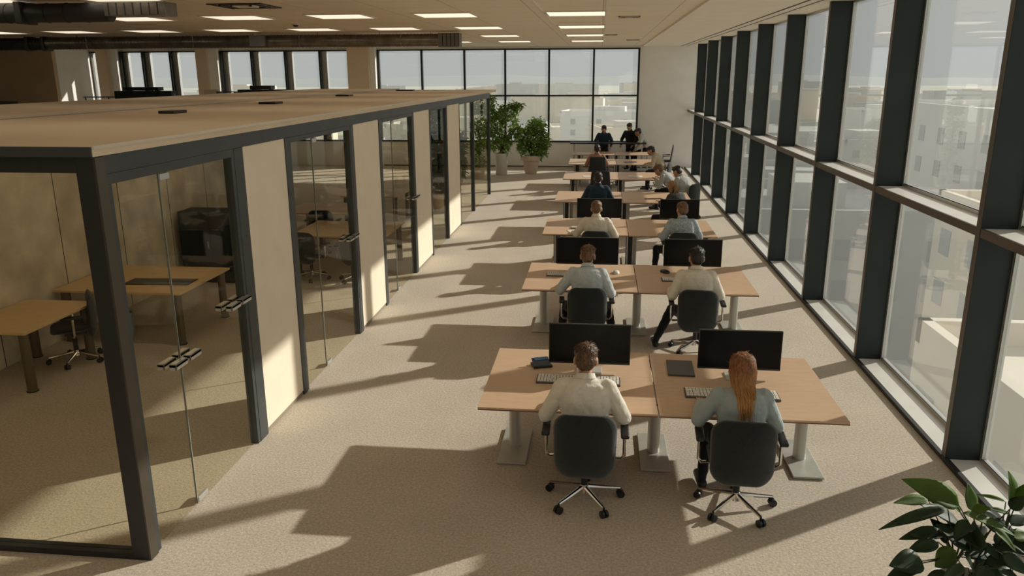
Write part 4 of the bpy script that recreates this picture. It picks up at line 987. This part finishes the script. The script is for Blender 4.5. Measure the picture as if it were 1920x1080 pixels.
# ------------------------------------------------------------------ the city outside, distance haze put into its pale colours
GZ = -24.0
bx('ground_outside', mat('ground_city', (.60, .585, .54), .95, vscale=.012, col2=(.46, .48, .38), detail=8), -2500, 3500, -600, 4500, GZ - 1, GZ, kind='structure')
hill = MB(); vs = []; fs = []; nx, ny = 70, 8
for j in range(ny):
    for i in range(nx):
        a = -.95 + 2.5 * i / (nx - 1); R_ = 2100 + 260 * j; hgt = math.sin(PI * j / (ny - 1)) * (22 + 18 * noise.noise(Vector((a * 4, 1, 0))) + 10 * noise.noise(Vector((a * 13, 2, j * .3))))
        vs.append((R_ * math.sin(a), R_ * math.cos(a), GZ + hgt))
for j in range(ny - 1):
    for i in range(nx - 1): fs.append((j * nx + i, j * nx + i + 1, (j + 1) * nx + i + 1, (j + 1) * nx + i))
hill.add(vs, fs); hill.build('hills', mat('hill_haze_blue', (.36, .39, .40), .95), kind='structure', smooth=True)  # bluish grey paints the distance haze into the hills
bw = [mat('building_white', (.80, .79, .75), .8, var=.04, vscale=.2), mat('building_cream', (.78, .71, .60), .8, var=.05, vscale=.2), mat('building_grey', (.58, .59, .58), .8, var=.05, vscale=.2)]  # walls kept pale so their colour carries the air haze
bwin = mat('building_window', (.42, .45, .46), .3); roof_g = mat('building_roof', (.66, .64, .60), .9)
def building(x, y, w, d, top, label, m, floors=3, cols=6, rz=0., group=None, detail=True, sides=('-x', '-y')):
    t = thing('building', label, 'building', (x, y, GZ), rz, group); h = top - GZ
    MB().box(-w / 2, w / 2, -d / 2, d / 2, 0, h).build('walls', m, t)
    pr = MB()
    for a, b_, c, e in ((-w / 2, w / 2, -d / 2, -d / 2 + .4), (-w / 2, w / 2, d / 2 - .4, d / 2), (-w / 2, -w / 2 + .4, -d / 2, d / 2), (w / 2 - .4, w / 2, -d / 2, d / 2)): pr.box(a, b_, c, e, h + .001, h + .9)
    pr.build('parapet', m, t); 
    rg = MB().box(-w * .2, w * .1, -d * .15, d * .2, h + .002, h + 2.2).build('roof_unit', roof_g, t)
    if detail:
        for s in sides:
            for f in range(floors):
                z0 = h - 3.2 - f * 3.4
                for c in range(cols):
                    if s == '-x': yy = -d / 2 + d * (c + .5) / cols; MB().box(-w / 2 - .06, -w / 2 + .02, yy - .75, yy + .75, z0, z0 + 1.7).build('window', bwin, t)
                    else: xx = -w / 2 + w * (c + .5) / cols; MB().box(xx - .75, xx + .75, -d / 2 - .06, -d / 2 + .02, z0, z0 + 1.7).build('window', bwin, t)
    return t
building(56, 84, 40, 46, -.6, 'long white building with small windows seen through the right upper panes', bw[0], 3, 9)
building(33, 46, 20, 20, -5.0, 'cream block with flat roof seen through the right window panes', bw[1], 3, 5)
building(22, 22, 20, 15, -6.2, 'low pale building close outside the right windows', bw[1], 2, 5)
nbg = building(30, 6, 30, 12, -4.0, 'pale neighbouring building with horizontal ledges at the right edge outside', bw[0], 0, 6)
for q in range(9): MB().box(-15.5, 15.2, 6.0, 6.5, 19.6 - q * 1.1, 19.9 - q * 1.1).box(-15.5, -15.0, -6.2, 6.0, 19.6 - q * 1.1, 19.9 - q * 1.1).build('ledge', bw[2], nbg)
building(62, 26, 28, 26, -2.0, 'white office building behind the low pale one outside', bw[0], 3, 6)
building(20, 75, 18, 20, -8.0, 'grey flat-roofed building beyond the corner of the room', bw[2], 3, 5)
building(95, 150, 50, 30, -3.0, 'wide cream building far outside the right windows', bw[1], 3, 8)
rc = random.Random(21)
taken = [(56, 84, 34), (34, 50, 17), (22, 22, 14), (30, 6, 18), (60, 30, 24), (20, 75, 15), (95, 150, 32), (0, 12, 22)]
def free(x, y, r):
    if any((x - a) ** 2 + (y - b_) ** 2 < (r + q) ** 2 for a, b_, q in taken): return False
    taken.append((x, y, r)); return True
nb_ = 0; tries = 0
while nb_ < 110 and tries < 9000:
    tries += 1
    if nb_ < 70: a = rc.uniform(-.62, .32); R_ = 95 + 800 * rc.random() ** 1.6
    else: a = rc.uniform(.3, .95); R_ = rc.uniform(170, 800)
    x, y = R_ * math.sin(a), R_ * math.cos(a); w = rc.uniform(14, 34) * (1 + R_ / 900); d = rc.uniform(12, 26)
    if not free(x, y, math.hypot(w, d) / 2 * 1.05): continue
    nb_ += 1; mi = rc.randrange(3)
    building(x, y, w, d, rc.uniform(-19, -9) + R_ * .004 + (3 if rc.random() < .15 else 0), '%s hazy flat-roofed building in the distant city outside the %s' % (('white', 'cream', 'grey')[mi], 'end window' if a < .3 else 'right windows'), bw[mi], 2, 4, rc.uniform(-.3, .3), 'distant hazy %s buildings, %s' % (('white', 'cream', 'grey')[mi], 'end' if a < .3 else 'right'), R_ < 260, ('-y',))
tf = [mat('tree_far_a', (.40, .43, .27), .95, var=.2, vscale=.4), mat('tree_far_b', (.48, .48, .33), .95, var=.2, vscale=.4), mat('tree_far_c', (.46, .50, .43), .95, var=.2, vscale=.4)]  # washed-out greens, haze mixed into the crown colours
tms = []
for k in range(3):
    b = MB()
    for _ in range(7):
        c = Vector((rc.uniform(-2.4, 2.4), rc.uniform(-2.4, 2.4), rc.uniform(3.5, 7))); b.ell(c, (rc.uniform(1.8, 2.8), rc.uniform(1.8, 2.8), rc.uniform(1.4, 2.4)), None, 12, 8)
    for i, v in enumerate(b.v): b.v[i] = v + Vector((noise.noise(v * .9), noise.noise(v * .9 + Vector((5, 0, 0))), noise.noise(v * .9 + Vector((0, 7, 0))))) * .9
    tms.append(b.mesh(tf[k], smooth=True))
tkm = MB().cyl((0, 0, 0), (0, 0, 4), .35, .2, n=7).mesh(bark)
nt2 = 0; tries = 0
while nt2 < 150 and tries < 6000:
    tries += 1
    if nt2 < 70: a = rc.uniform(.3, .85); R_ = rc.uniform(110, 330)
    else: a = rc.uniform(-.6, .95); R_ = rc.uniform(60, 900)
    s = rc.uniform(.8, 1.3) * (1 + R_ / 1500); x, y = R_ * math.sin(a), R_ * math.cos(a)
    if not free(x, y, 5.2 * s): continue
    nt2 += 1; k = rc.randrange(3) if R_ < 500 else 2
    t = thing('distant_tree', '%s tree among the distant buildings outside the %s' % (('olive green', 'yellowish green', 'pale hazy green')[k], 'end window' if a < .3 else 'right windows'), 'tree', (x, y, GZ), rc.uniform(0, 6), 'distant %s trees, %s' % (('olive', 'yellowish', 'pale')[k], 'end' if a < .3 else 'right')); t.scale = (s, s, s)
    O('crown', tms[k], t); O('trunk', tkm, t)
